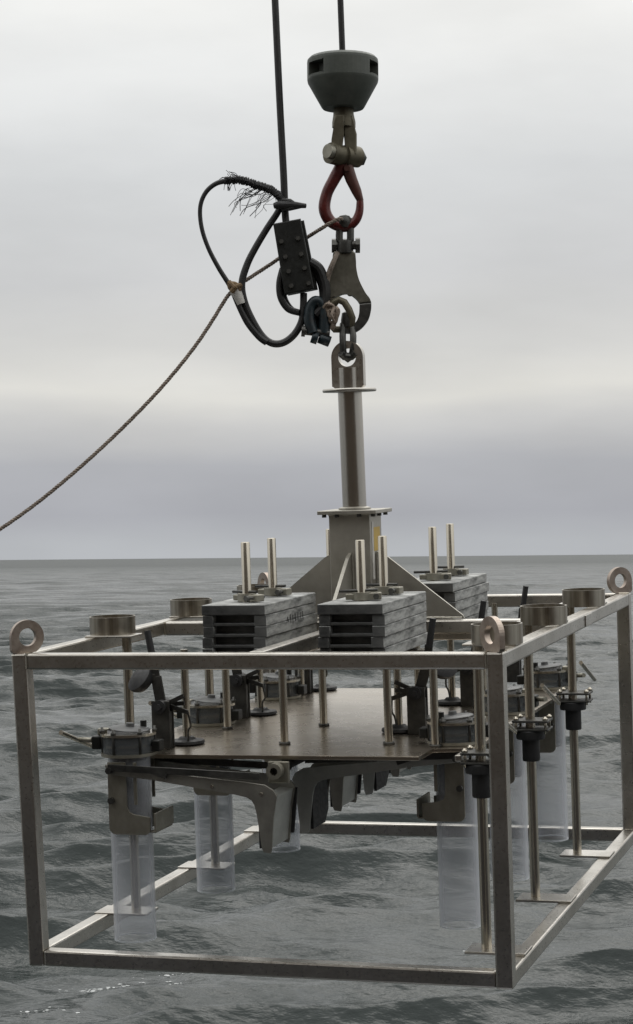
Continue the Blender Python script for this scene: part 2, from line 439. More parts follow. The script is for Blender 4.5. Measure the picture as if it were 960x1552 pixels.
# ------------------------------------------------------------------ sea
SEA_A = 0.0150
def build_sea():
    # polar sheet around the ship, fine ahead where the water is near and watched, out to the horizon
    h = 6.0
    ang = list(np.linspace(-10.5, 10.5, 500))
    step = 0.06; a = 10.5
    right = []
    while a < 178:
        a += step; step = min(step*1.16, 7.0)
        right.append(min(a, 179.5))
    ang = np.radians(np.array([-x for x in right[::-1]]+ang+right))
    rad = np.concatenate([np.geomspace(4.5, 20.0, 50)[:-1], np.geomspace(20.0, 3000.0, 1700)[:-1], np.geomspace(3000.0, 15000.0, 60)])
    A, R = np.meshgrid(ang, rad)
    X = R*np.sin(A); Y = R*np.cos(A)
    dr = np.gradient(rad)[:, None]*np.ones_like(X)
    Z = np.zeros_like(X); DX = np.zeros_like(X); DY = np.zeros_like(X)
    main = math.radians(172)                    # the waves run towards the ship, a little to one side
    r2 = np.random.default_rng(5)
    dr1 = np.gradient(rad)
    for i in range(130):
        lam = 0.30*(26.0/0.30)**(i/129.0)
        k = 2*PI/lam
        th = main+r2.normal(0, 0.30 if lam > 1.5 else 0.55)
        amp = SEA_A*lam*(0.45+r2.random())
        if lam > 2.2: amp *= (2.2/lam)**0.90
        if lam < 0.5: amp *= (lam/0.5)**0.5
        cx, cy = math.sin(th), math.cos(th)
        wgt = np.clip((lam/np.maximum(dr1, 1e-3)-2.4)/2.2, 0, 1)      # leave out what this sheet cannot carry
        m = int(np.argmax(wgt <= 0)) if (wgt[60:] <= 0).any() else len(wgt)
        lo = int(np.argmax(wgt > 0)); hi = len(wgt) if not (wgt[lo:] <= 0).any() else lo+int(np.argmax(wgt[lo:] <= 0))
        wg = wgt[lo:hi, None].astype(np.float32)
        ph = (k*(X[lo:hi]*cx+Y[lo:hi]*cy)+r2.random()*6.283).astype(np.float32)
        sn = np.sin(ph); cs = np.cos(ph)
        Z[lo:hi] += wg*amp*cs
        q = 0.95*amp
        DX[lo:hi] -= wg*q*cx*sn; DY[lo:hi] -= wg*q*cy*sn
    # patches of rougher and calmer water
    g = 1+0.30*np.sin(X*0.23+Y*0.11+1.0)*np.sin(X*0.09-Y*0.17+0.4)
    Z *= g
    X = X+DX; Y = Y+DY
    nr, na = X.shape
    co = np.stack([X, Y, Z], -1).reshape(-1, 3).astype(np.float32)
    idx = np.arange(nr*na).reshape(nr, na)
    quads = np.stack([idx[:-1, :-1], idx[:-1, 1:], idx[1:, 1:], idx[1:, :-1]], -1).reshape(-1, 4)
    quads = quads[:, ::-1]
    me = bpy.data.meshes.new('sea')
    me.vertices.add(len(co)); me.vertices.foreach_set('co', co.ravel())
    me.loops.add(quads.size); me.loops.foreach_set('vertex_index', quads.ravel().astype(np.int32))
    me.polygons.add(len(quads))
    me.polygons.foreach_set('loop_start', (np.arange(len(quads))*4).astype(np.int32))
    me.polygons.foreach_set('loop_total', np.full(len(quads), 4, np.int32))
    me.polygons.foreach_set('use_smooth', np.ones(len(quads), bool))
    me.update(); me.validate()
    m, t, b = new_mat('sea_water')
    n = t.nodes.new; l = t.links.new
    geo = n('ShaderNodeNewGeometry')
    b.inputs['Base Color'].default_value = (0.022, 0.028, 0.027, 1)
    b.inputs['IOR'].default_value = 1.23
    b.inputs['Roughness'].default_value = 0.11
    ln_ = n('ShaderNodeVectorMath'); ln_.operation = 'LENGTH'
    l(geo.outputs['Position'], ln_.inputs[0])
    rg_ = n('ShaderNodeMapRange'); l(ln_.outputs['Value'], rg_.inputs['Value'])
    rg_.inputs['From Min'].default_value = 80; rg_.inputs['From Max'].default_value = 1500
    rg_.inputs['To Min'].default_value = 0.11; rg_.inputs['To Max'].default_value = 0.42
    l(rg_.outputs[0], b.inputs['Roughness'])                # waves too far out for the sheet count as roughness
    hs = []                                              # ripples too small for the sheet
    prev = None
    for sc, sx, det, st, dist in ((2.2, 0.65, 4, 0.6, 0.09), (6.0, 0.65, 3, 0.8, 0.035)):
        mpg = n('ShaderNodeMapping'); mpg.inputs['Scale'].default_value = (sx, 1.0, 1.0)
        mpg.inputs['Rotation'].default_value = (0, 0, 0.14)
        l(geo.outputs['Position'], mpg.inputs[0])
        x = n('ShaderNodeTexNoise'); x.inputs['Scale'].default_value = sc; x.inputs['Detail'].default_value = det
        x.inputs['Roughness'].default_value = 0.58
        l(mpg.outputs[0], x.inputs['Vector'])
        bb = n('ShaderNodeBump'); bb.inputs['Strength'].default_value = st; bb.inputs['Distance'].default_value = dist
        l(x.outputs['Fac'], bb.inputs['Height'])
        if prev is not None: l(prev, bb.inputs['Normal'])
        prev = bb.outputs[0]
    for sc, sx, det, amt in ((3.6, 0.60, 5, 0.34), (0.7, 0.35, 4, 0.30)):         # steep little wavelets, unresolved at any distance
        mpg = n('ShaderNodeMapping'); mpg.inputs['Scale'].default_value = (sx, 1.0, 1.0)
        l(geo.outputs['Position'], mpg.inputs[0])
        x = n('ShaderNodeTexNoise'); x.inputs['Scale'].default_value = sc; x.inputs['Detail'].default_value = det
        x.inputs['Roughness'].default_value = 0.62
        l(mpg.outputs[0], x.inputs['Vector'])
        sb = n('ShaderNodeVectorMath'); sb.operation = 'SUBTRACT'; sb.inputs[1].default_value = (0.5, 0.5, 0.5)
        l(x.outputs['Color'], sb.inputs[0])
        ml = n('ShaderNodeVectorMath'); ml.operation = 'MULTIPLY'; ml.inputs[1].default_value = (amt*1.2, amt*2, 0.0)
        l(sb.outputs[0], ml.inputs[0])
        gm = n('ShaderNodeMapping'); gm.inputs['Scale'].default_value = (0.02, 0.055, 1.0)
        l(geo.outputs['Position'], gm.inputs[0])
        gn = n('ShaderNodeTexNoise'); gn.inputs['Scale'].default_value = 1.0; gn.inputs['Detail'].default_value = 5
        l(gm.outputs[0], gn.inputs['Vector'])
        gr = n('ShaderNodeMapRange'); l(gn.outputs['Fac'], gr.inputs['Value'])
        gr.inputs['From Min'].default_value = 0.3; gr.inputs['From Max'].default_value = 0.7
        gr.inputs['To Min'].default_value = 0.65; gr.inputs['To Max'].default_value = 1.4
        g2 = n('ShaderNodeVectorMath'); g2.operation = 'SCALE'
        l(ml.outputs[0], g2.inputs[0]); l(gr.outputs[0], g2.inputs['Scale'])
        aa = n('ShaderNodeVectorMath'); aa.operation = 'ADD'
        l(prev, aa.inputs[0]); l(g2.outputs[0], aa.inputs[1])
        nm = n('ShaderNodeVectorMath'); nm.operation = 'NORMALIZE'
        l(aa.outputs[0], nm.inputs[0]); prev = nm.outputs[0]
    l(prev, b.inputs['Normal'])
    # rags of thin foam
    f1 = n('ShaderNodeTexNoise'); f1.inputs['Scale'].default_value = 0.16; f1.inputs['Detail'].default_value = 3
    l(geo.outputs['Position'], f1.inputs['Vector'])
    f2 = n('ShaderNodeTexNoise'); f2.inputs['Scale'].default_value = 5.0; f2.inputs['Detail'].default_value = 8; f2.inputs['Roughness'].default_value = 0.7
    l(geo.outputs['Position'], f2.inputs['Vector'])
    ad = n('ShaderNodeMath'); ad.operation = 'MULTIPLY'
    l(f1.outputs['Fac'], ad.inputs[0]); l(f2.outputs['Fac'], ad.inputs[1])
    fm = n('ShaderNodeMapRange'); l(ad.outputs[0], fm.inputs['Value'])
    fm.inputs['From Min'].default_value = 0.435; fm.inputs['From Max'].default_value = 0.48
    fo = n('ShaderNodeBsdfDiffuse'); fo.inputs[0].default_value = (0.62, 0.64, 0.64, 1)
    ms = n('ShaderNodeMixShader')
    l(fm.outputs[0], ms.inputs[0]); l(b.outputs[0], ms.inputs[1]); l(fo.outputs[0], ms.inputs[2])
    l(ms.outputs[0], t.nodes['Material Output'].inputs[0])
    me.materials.append(m)
    o = bpy.data.objects.new('sea', me); COL.objects.link(o)
    o['kind'] = 'structure'
    # flecks of foam riding on the water
    def flecks(bm):
        r4 = random.Random(4)
        for cx, cy, sx, sy, cnt in ((-3.05, 29.2, 0.30, 0.16, 70), (-2.35, 29.6, 0.45, 0.14, 40), (-1.9, 30.2, 0.3, 0.1, 24), (-3.6, 27.6, 0.2, 0.10, 16), (0.25, 49.5, 0.3, 0.5, 26), (2.9, 33.0, 0.5, 0.3, 10)):
            for _ in range(cnt):
                px, py = r4.gauss(cx, sx), r4.gauss(cy, sy)
                i = int(np.argmin((co[:, 0]-px)**2+(co[:, 1]-py)**2))
                q = Vector([float(v) for v in co[i]])
                ra = 0.004+0.034*r4.random()**2.2; rb_ = ra*r4.uniform(0.5, 1.3)
                vs = []
                n_ = 7
                for k in range(n_):
                    a = 2*PI*k/n_; f = r4.uniform(0.6, 1.25)
                    vs.append(bm.verts.new((q.x+ra*f*math.cos(a), q.y+rb_*f*math.sin(a), q.z+0.004)))
                top = bm.verts.new((q.x, q.y, q.z+0.004+ra*0.22))
                for k in range(n_): bm.faces.new((vs[k], vs[(k+1) % n_], top))
    fo_ = obj('sea_foam', flecks, 'foam'); fo_['kind'] = 'stuff'
build_sea()

# ------------------------------------------------------------------ the ship the photographer stands on (unseen, added and darkened for the steel to reflect)
ship = thing('reflection_ship', 'ship behind the photographer, added unseen as a dark reflection, with red deck and deckhouse', 'ship', Matrix.Translation((0, 0, 0)))
obj('hull', lambda bm: add_box(bm, (-22, -14, -1.5), (14, 1.55, 4.25)), 'hull', ship)
obj('deck', lambda bm: add_box(bm, (-22, -14, 4.25), (14, 1.5, 4.32)), 'deck', ship)
def _bul(bm):
    add_box(bm, (-22, 1.42, 4.32), (14, 1.50, 5.15))
    for i in range(18): add_box(bm, (-21.5+2*i, 1.25, 4.32), (-21.42+2*i, 1.42, 5.10))
obj('bulwark', _bul, 'house', ship)
obj('deckhouse', lambda bm: (add_box(bm, (-20, -13, 4.32), (9.5, -3.2, 10.6), 0.05), add_box(bm, (-17, -12, 10.6), (6, -4.5, 15.5), 0.05)), 'house', ship)
dd = obj('door', lambda bm: add_box(bm, (-1.5, -3.2, 4.6), (-0.7, -3.14, 6.5), 0.02), 'hull', ship)
pw = make_mesh('window', lambda bm: add_cyl(bm, (0, -3.2, 0), (0, -3.13, 0), 0.24, seg=20))
for i in range(7):
    o = obj('window', pw, 'hull', ship); o.location = (-16.5+3.1*i, 0, 7.9)

# ------------------------------------------------------------------ the corer hangs tilted and turned on its wire
LM = Matrix(((0.953684, 0.299836, -0.024179, -0.89019), (-0.300705, 0.952388, -0.050338, 6.42),
             (0.007934, 0.055278, 0.998439, 4.76456), (0, 0, 0, 1)))
W, D, H, T = 1.5, 2.273, 0.952, 0.050

frame = thing('sampler_cage', 'large open stainless steel box frame hanging level with the horizon, lifting eyes on its corners', 'frame', LM)
E_ = 0.0012
def rail(name, p0, p1, w_=T-2*E_, h_=T-2*E_):
    return obj(name, lambda bm: add_bar(bm, p0, p1, w_, h_, 0.006), 'steel', frame)
c_ = T/2
TLf = (c_-0.012, c_, H-c_); TRf = (W-c_, c_, H-c_); TLb = (c_, D-c_, H-c_); TRb = (W-c_, D-c_, H-c_)
BLf = (c_+0.009, c_, c_+0.006); BRf = (W-c_, c_, c_); BLb = (c_, D-c_, c_); BRb = (W-c_, D-c_, c_)
def between(a, b, m):
    a = Vector(a); b = Vector(b); d = (b-a).normalized()
    return a+d*m, b-d*m
for a, b in ((TLf, TRf), (TLb, TRb), (TLf, TLb), (TRf, TRb)):
    rail('top_rail', *between(a, b, c_))
for a, b in ((BLf, BRf), (BLb, BRb), (BLf, BLb), (BRf, BRb)):
    rail('bottom_rail', *between(a, b, c_))
for a, b in ((BLf, TLf), (BRf, TRf), (BLb, TLb), (BRb, TRb)):
    a = Vector(a); b = Vector(b); d = (b-a).normalized()
    obj('corner_post', lambda bm: add_bar(bm, a-d*c_, b+d*c_, T, T, 0.006), 'steel', frame)
YC = 1.125
rail('cross_rail', (T, YC, H-c_), (W-T, YC, H-c_))
rail('centre_beam', (0.75, T, H-c_), (0.75, YC-c_, H-c_))
rail('centre_beam', (0.75, YC+c_, H-c_), (0.75, D-T, H-c_))
for yb in (0.53, 0.788, 1.44, 1.70):                                   # bars that carry the ballast
    obj('ballast_bar', lambda bm: add_box(bm, (0.42, yb-0.022, 0.853), (1.08, yb+0.022, 0.886), 0.004), 'steel', frame)

# weld beads where the rails meet
for (cx, cy, dx, dy) in ((0, 0, 1, 1), (W, 0, -1, 1), (0, D, 1, -1), (W, D, -1, -1)):
    off = -0.012 if (cx == 0 and cy == 0) else 0
    for pts in ([(cx+off+dx*T, cy-dy*0.0005, H-0.045+0.045*k/6+random.uniform(-.001, .001)) for k in range(7)],
                [(cx+off+dx*T, cy+dy*T*k/6, H+0.0002) for k in range(7)], [(cx+off+dx*T*k/6, cy+dy*T, H+0.0002) for k in range(7)]):
        obj('weld_bead', lambda bm: add_tube(bm, pts, 0.0022, 5), 'rod', frame)
for sx, x in ((1, T), (-1, W-T)):
    for yy in (YC-c_, YC+c_):
        obj('weld_bead', lambda bm: add_tube(bm, [(x+sx*0.001, yy, H-0.048+0.047*k/5) for k in range(6)], 0.003, 5), 'rod', frame)

# lifting eyes on the diagonals
def padeye(bm):
    oc, R = (0.047, 0.047), 0.052
    outer = []
    for k in range(40):
        an = 2*PI*k/40
        dx, dy = math.cos(an), math.sin(an)
        px, py = oc[0]+R*dx, oc[1]+R*dy
        if dx < 0.15 and dy < 0:                      # square foot towards the corner
            s = min(R/max(abs(dx), 1e-6), 0.047/max(abs(dy), 1e-6))
            px, py = oc[0]+s*dx, oc[1]+s*dy
        outer.append((px, max(py, 0.0005)))
    add_plate_hole(bm, outer, oc, 0.027, -0.009, 0.009, Matrix.Identity(4))
pe = make_mesh('lifting_eye', padeye)
s2 = math.sqrt(0.5)
for (cx, cy, sx, sy) in ((-0.012, 0, 1, 1), (W, 0, -1, 1), (0, D, 1, -1), (W, D, -1, -1)):
    o = obj('lifting_eye', pe, 'eye', frame)
    ax = Vector((sx*s2, sy*s2, 0)); az = Vector((0, 0, 1)); n_ = ax.cross(az)
    o.matrix_local = Matrix(((ax.x, az.x, n_.x, cx+sx*0.004), (ax.y, az.y, n_.y, cy+sy*0.004), (ax.z, az.z, n_.z, H), (0, 0, 0, 1)))

# guide rods, their foot plates and the short sleeves on the top rails
RODS = [(0.13, 0.565), (0.13, 1.313), (0.13, 2.027), (1.37, 0.246), (1.37, 0.960), (1.37, 1.709)]
RINGS = [(0.062, 0.612), (0.062, 1.335), (0.062, 2.05), (1.432, 0.235), (1.44, 0.885), (1.44, 1.60)]
def _ring(bm):
    add_ring(bm, (0, 0, 0), 0.075, 0.071, 0.0, 0.058)
ring_me = make_mesh('sleeve', _ring)
rod_me = make_mesh('guide_rod', lambda bm: add_cyl(bm, (0, 0, T+0.006), (0, 0, H-0.003), 0.0155, seg=20))
for i, ((x, y), (rx, ry)) in enumerate(zip(RODS, RINGS)):
    left = x < 0.75
    o = obj('guide_rod', rod_me, 'rod', frame); o.location = (x, y, 0)
    x0, x1 = (0.004, 0.185) if left else (1.315, W-0.004)
    obj('foot_plate', lambda bm: add_box(bm, (x0, y-0.055, T-0.001), (x1, y+0.055, T+0.007), 0.002), 'steel', frame)
    x0, x1 = (0.004, 0.165) if left else (1.335, W-0.004)
    obj('rod_bracket', lambda bm: add_box(bm, (x0, y-0.05, H-0.002), (x1, y+0.05, H+0.005), 0.002), 'steel', frame)
    o = obj('sleeve', ring_me, 'sleeve', frame); o.location = (rx, ry, H+0.003)
obj('cover_plate', lambda bm: add_box(bm, (W-0.001, 1.29, H-0.044), (W+0.003, 1.40, H-0.006), 0.001), 'steel', frame)

# ------------------------------------------------------------------ tower and mast over the middle of the frame
tower = thing('lifting_tower', 'grey steel box tower with gussets and a round mast ending in a lifting eye', 'tower', LM @ Matrix.Translation((0.75, YC, H)))
TX, TY = 0.75, YC
Z0 = 0.002
obj('box_column', lambda bm: add_box(bm, (-0.072, -0.072, Z0), (0.072, 0.072, 0.362), 0.003), 'tower', tower)
fl = obj('top_flange', lambda bm: add_box(bm, (-0.103, -0.103, 0.363), (0.103, 0.103, 0.376), 0.002), 'tower', tower)
for q0, q1 in (((0.079, -0.0075, 0.008), (0.365, -0.0075, 0.006)), ((-0.079, -0.0075, 0.008), (-0.365, -0.0075, 0.006)), ((0.075, -0.0085, 0.01), (0.075, -0.0085, 0.225)), ((-0.075, -0.0085, 0.01), (-0.075, -0.0085, 0.225)),
               ((0.0085, -0.075, 0.01), (0.0085, -0.075, 0.225)), ((-0.073, -0.0745, 0.362), (0.073, -0.0745, 0.362))):
    a_ = Vector(q0); b_ = Vector(q1)
    obj('weld_seam', lambda bm: add_tube(bm, [a_.lerp(b_, k/40)+Vector((random.uniform(-.0006, .0006), random.uniform(-.0006, .0006), random.uniform(-.0006, .0006))) for k in range(41)],
        [0.0032+0.0007*math.sin(k*2.1) for k in range(41)], 6), 'tower', tower)
fb_me = make_mesh('flange_bolt', lambda bm: add_cyl(bm, (0, 0, 0.353), (0, 0, 0.3635), 0.008, seg=6))
for fx, fy in [(sx*0.086, sy*0.077) for sx in (-1, 1) for sy in (-1, 0, 1)]+[(sx*0.039, sy*0.086) for sx in (-1, 1) for sy in (-1, 1)]:
    o = obj('flange_bolt', fb_me, 'dark_steel', fl); o.location = (fx, fy, 0)
gp = [(0.074, Z0), (0.372, Z0), (0.368, 0.012), (0.11, 0.215), (0.074, 0.232)]
obj('gusset', lambda bm: add_prism(bm, gp, -0.006, 0.006, AXIS_XZ), 'tower', tower)
obj('gusset', lambda bm: add_prism(bm, [(-a, b) for a, b in gp], -0.006, 0.006, AXIS_XZ), 'tower', tower)
obj('gusset', lambda bm: add_prism(bm, [(-a, b) for a, b in gp], -0.006, 0.006, AXIS_YZ), 'tower', tower)
obj('gusset', lambda bm: add_prism(bm, gp, -0.006, 0.006, AXIS_YZ), 'tower', tower)
obj('mast', lambda bm: add_cyl(bm, (0, 0, 0.377), (-0.004, 0, 0.775), 0.041, seg=36), 'mast', tower)
obj('mast_collar', lambda bm: add_lathe(bm, [(0.043, 0.377), (0.055, 0.377), (0.055, 0.382), (0.043, 0.386)], 36), 'tower', tower)
obj('mast_flange', lambda bm: add_lathe(bm, [(0.003, 0.776), (0.090, 0.776), (0.092, 0.779), (0.092, 0.784), (0.090, 0.787), (0.003, 0.787)], 40, (-0.005, 0, 0)), 'steel', tower)
def _eye(bm):
    outer = []
    hc_, r = (0.0, 0.893), 0.056
    for k in range(48):
        an = 2*PI*k/48
        dx, dy = math.cos(an), math.sin(an)
        if dy >= 0: px, py = hc_[0]+r*dx, hc_[1]+r*dy
        else:
            s = min(r/max(abs(dx), 1e-6), 0.105/abs(dy) if abs(dy) > 1e-6 else 9)
            px, py = hc_[0]+s*dx, hc_[1]+s*dy
        outer.append((px, py))
    add_plate_hole(bm, outer, hc_, 0.031, -0.014, 0.014, AXIS_XZ)
le = obj('lifting_eye', _eye, 'steel', tower); le.location = (-0.006, 0, 0)
obj('eye_boss', lambda bm: add_cyl(bm, (-0.006, 0, 0.788), (-0.006, 0, 0.858), 0.035, seg=32), 'mast', tower)
obj('yellow_label', lambda bm: add_box(bm, (0.0722, -0.035, 0.235), (0.0735, 0.045, 0.315)), 'yellow', tower)
obj('grey_tag', lambda bm: add_box(bm, (0.0722, -0.052, 0.14), (0.0735, -0.030, 0.335)), 'tape', tower)

# ------------------------------------------------------------------ lead weights
SW, SL, SH, NS = 0.105, 0.260, 0.034, 5
ZT = 1.062
def slab_mesh():
    def fn(bm):
        g = 0.0006
        w_ = SW; z0, z1 = g, SH-g
        # body, and at each end two cheeks and a floor that leave a pocket
        add_box(bm, (-w_, -SL+0.035, z0), (w_, SL-0.035, z1), 0.0018)
        for s in (-1, 1):
            ya, yb = sorted((s*SL, s*(SL-0.036)))
            add_box(bm, (-w_, ya, z0), (-w_+0.034, yb, z1), 0.0018)
            add_box(bm, (w_-0.040, ya, z0), (w_, yb, z1), 0.0018)
            add_box(bm, (-w_+0.033, ya+0.004, z0+0.0003), (w_-0.039, yb, z0+0.010), 0.002)
    return make_mesh('lead_slab', fn)
slab_me = slab_mesh()
slab_top = make_mesh('lead_slab', lambda bm: add_box(bm, (-SW, -SL, 0.001), (SW, SL, SH-0.001), 0.003))
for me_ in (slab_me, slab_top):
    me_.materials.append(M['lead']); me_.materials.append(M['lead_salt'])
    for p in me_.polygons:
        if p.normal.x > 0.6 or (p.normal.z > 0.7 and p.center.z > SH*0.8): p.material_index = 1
def collar(bm):
    add_ring(bm, (0, 0, 0), 0.030, 0.0145, 0.002, 0.026, 20)
    add_box(bm, (0.018, -0.018, 0.002), (0.062, 0.018, 0.024), 0.003)
    add_box(bm, (-0.050, -0.016, 0.004), (-0.020, 0.016, 0.022), 0.003)
collar_me = make_mesh('shaft_collar', collar)
def clampbolt(bm):
    add_cyl(bm, (0.045, -0.040, 0.014), (0.045, 0.030, 0.014), 0.0055, seg=10)
    add_cyl(bm, (0.045, -0.048, 0.014), (0.045, -0.036, 0.014), 0.010, seg=6)
    add_cyl(bm, (-0.07, 0.004, 0.030), (0.05, -0.004, 0.032), 0.0045, seg=8)
bolt_me = make_mesh('clamp_bolt', clampbolt)
srod_me = make_mesh('weight_rod', lambda bm: add_lathe(bm, [(0.0145, -0.175), (0.0145, 0.186), (0.0125, 0.189)], 20))
stack_labels = {(-1, -1): 'stack of dark lead slabs left of the centre beam, scratch marks on its side',
                (1, -1): 'lead slab stack with salt-white side right of the centre beam, in front of tower',
                (1, 1): 'stack of lead slabs furthest back to the right of the tower, pale side',
                (-1, 1): 'stack of lead slabs mostly hidden behind the tower'}
for (sx, sy), lb in stack_labels.items():
    cx, cy = 0.75+sx*0.189, 1.114+sy*0.455
    st = thing('weight_stack', lb, 'weights', LM @ Matrix.Translation((cx, cy, ZT)), 'lead weight stacks on the corer')
    for k in range(NS):
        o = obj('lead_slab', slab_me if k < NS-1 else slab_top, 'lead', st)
        o.location = (random.uniform(-.003, .003), random.uniform(-.006, .006), -SH*NS+SH*k)
        o.rotation_euler = (0, 0, random.uniform(-.012, .012))
    for yy in (0.326-0.455, 0.584-0.455):
        y2 = yy*(1 if sy > 0 else -1)
        r_ = obj('weight_rod', srod_me, 'rod', st); r_.location = (0, y2, 0)
        c = obj('shaft_collar', collar_me, 'galv', st); c.location = (0, y2, 0.0)
        c.rotation_euler = (0, 0, random.uniform(-0.5, 0.5))
        b_ = obj('clamp_bolt', bolt_me, 'dark_steel', c)
    if (sx, sy) == (-1, -1):
        def marks(bm):
            x = SW+0.0016
            for y, z0, z1, t in ((-0.046, -0.056, -0.072, 0.2), (-0.018, -0.050, -0.079, 0.05), (0.004, -0.054, -0.082, -0.1), (0.030, -0.051, -0.076, 0.05), (0.058, -0.049, -0.080, 0.0), (0.083, -0.052, -0.074, -0.1), (0.108, -0.050, -0.079, 0.1)):
                add_bar(bm, (x, y-t*0.02, z0), (x, y+t*0.02, z1), 0.0014, random.uniform(0.003, 0.006), 0, (0, 1, 0))
        sm = obj('scratch_mark', marks, 'lead', st); sm['kind'] = 'stuff'

# ------------------------------------------------------------------ the coring head: base plate hung on rods, sliding on the guide rods
ZP = 0.62
head = thing('coring_carriage', 'flat steel base plate hung on thin rods inside the frame, black bushings on its edges', 'coring head', LM @ Matrix.Translation((0.75, 1.087, ZP)))
HX, HY = 0.75, 1.087
def hl(x, y, z): return (x-HX, y-HY, z-ZP)
poly = [(0.325, 0.215), (1.185, 0.235), (1.185, 0.40), (1.31, 0.43), (1.31, 1.96), (0.315, 1.945), (0.315, 1.76), (0.19, 1.745), (0.19, 0.215)]
obj('base_plate', lambda bm: add_prism(bm, [(a-HX, b-HY) for a, b in poly], -0.012, 0.0, None, 0.0015), 'plate', head)
for (x, y) in ((0.694, 0.459), (0.689, 0.888), (1.025, 0.483), (0.385, 0.789), (1.184, 0.44), (0.338, 1.74), (0.80, 1.70), (1.12, 1.38)):
    r_ = obj('hanger_rod', lambda bm: add_cyl(bm, (0, 0, 0.0005), (0, 0, 0.268), 0.0125, seg=16), 'rod', head); r_.location = hl(x, y, ZP)
    obj('rod_foot', lambda bm: add_cyl(bm, (0, 0, 0.0003), (0, 0, 0.008), 0.019, seg=6), 'dark_steel', r_)
def bush(bm):
    add_lathe(bm, [(0.017, -0.118), (0.027, -0.118), (0.0285, -0.114), (0.0285, -0.046), (0.046, -0.046), (0.047, -0.043), (0.047, -0.020), (0.045, -0.018), (0.017, -0.018)], 28)
bush_me = make_mesh('bushing', bush)
def brk(bm):
    add_box(bm, (-0.052, -0.045, 0.010), (0.066, 0.045, 0.018), 0.002)
    add_box(bm, (-0.052, -0.045, -0.017), (0.066, 0.045, -0.010), 0.002)
brk_me = make_mesh('bushing_bracket', brk)
bb_me = make_mesh('bracket_bolt', lambda bm: (add_cyl(bm, (0, 0, -0.026), (0, 0, 0.030), 0.0045, seg=8), add_cyl(bm, (0, 0, 0.018), (0, 0, 0.026), 0.009, seg=6)))
for (x, y) in RODS:
    s = 1 if x > 0.75 else -1
    b_ = obj('bushing', bush_me, 'black', head); b_.location = hl(x, y, ZP)
    k_ = obj('bushing_bracket', brk_me, 'dark_steel', head); k_.location = hl(x, y, ZP)
    k_.rotation_euler = (0, 0, 0 if s > 0 else PI)
    for sx in (-0.040, 0.056):
        for sy in (-0.034, 0.034):
            o = obj('bracket_bolt', bb_me, 'rod', k_); o.location = (sx, sy, 0)
    x0, x1 = sorted((x-s*0.05, 0.75+s*0.55))
    obj('bracket_arm', lambda bm: add_box(bm, hl(x0, y-0.035, ZP-0.009), hl(x1, y+0.035, ZP+0.009), 0.002), 'steel', head)
# release hub under the middle of the plate
obj('release_shaft', lambda bm: add_cyl(bm, hl(0.765, 0.16, 0.585), hl(0.765, 2.0, 0.585), 0.013, seg=16), 'dark_steel', head)
hub = obj('release_hub', lambda bm: (add_ring(bm, (0, 0, 0), 0.024, 0.012, 0, 0.03, 24, Matrix.Translation(hl(0.765, 0.165, 0.585)) @ Matrix.Rotation(PI/2, 4, 'X')),
                                     add_box(bm, hl(0.735, 0.17, 0.545), hl(0.80, 0.185, 0.610), 0.003)), 'galv', head)
for yy in (0.25, 0.9, 1.6):
    obj('shaft_hanger', lambda bm: add_box(bm, hl(0.752, yy, 0.572), hl(0.778, yy+0.02, ZP-0.013), 0.002), 'dark_steel', head)

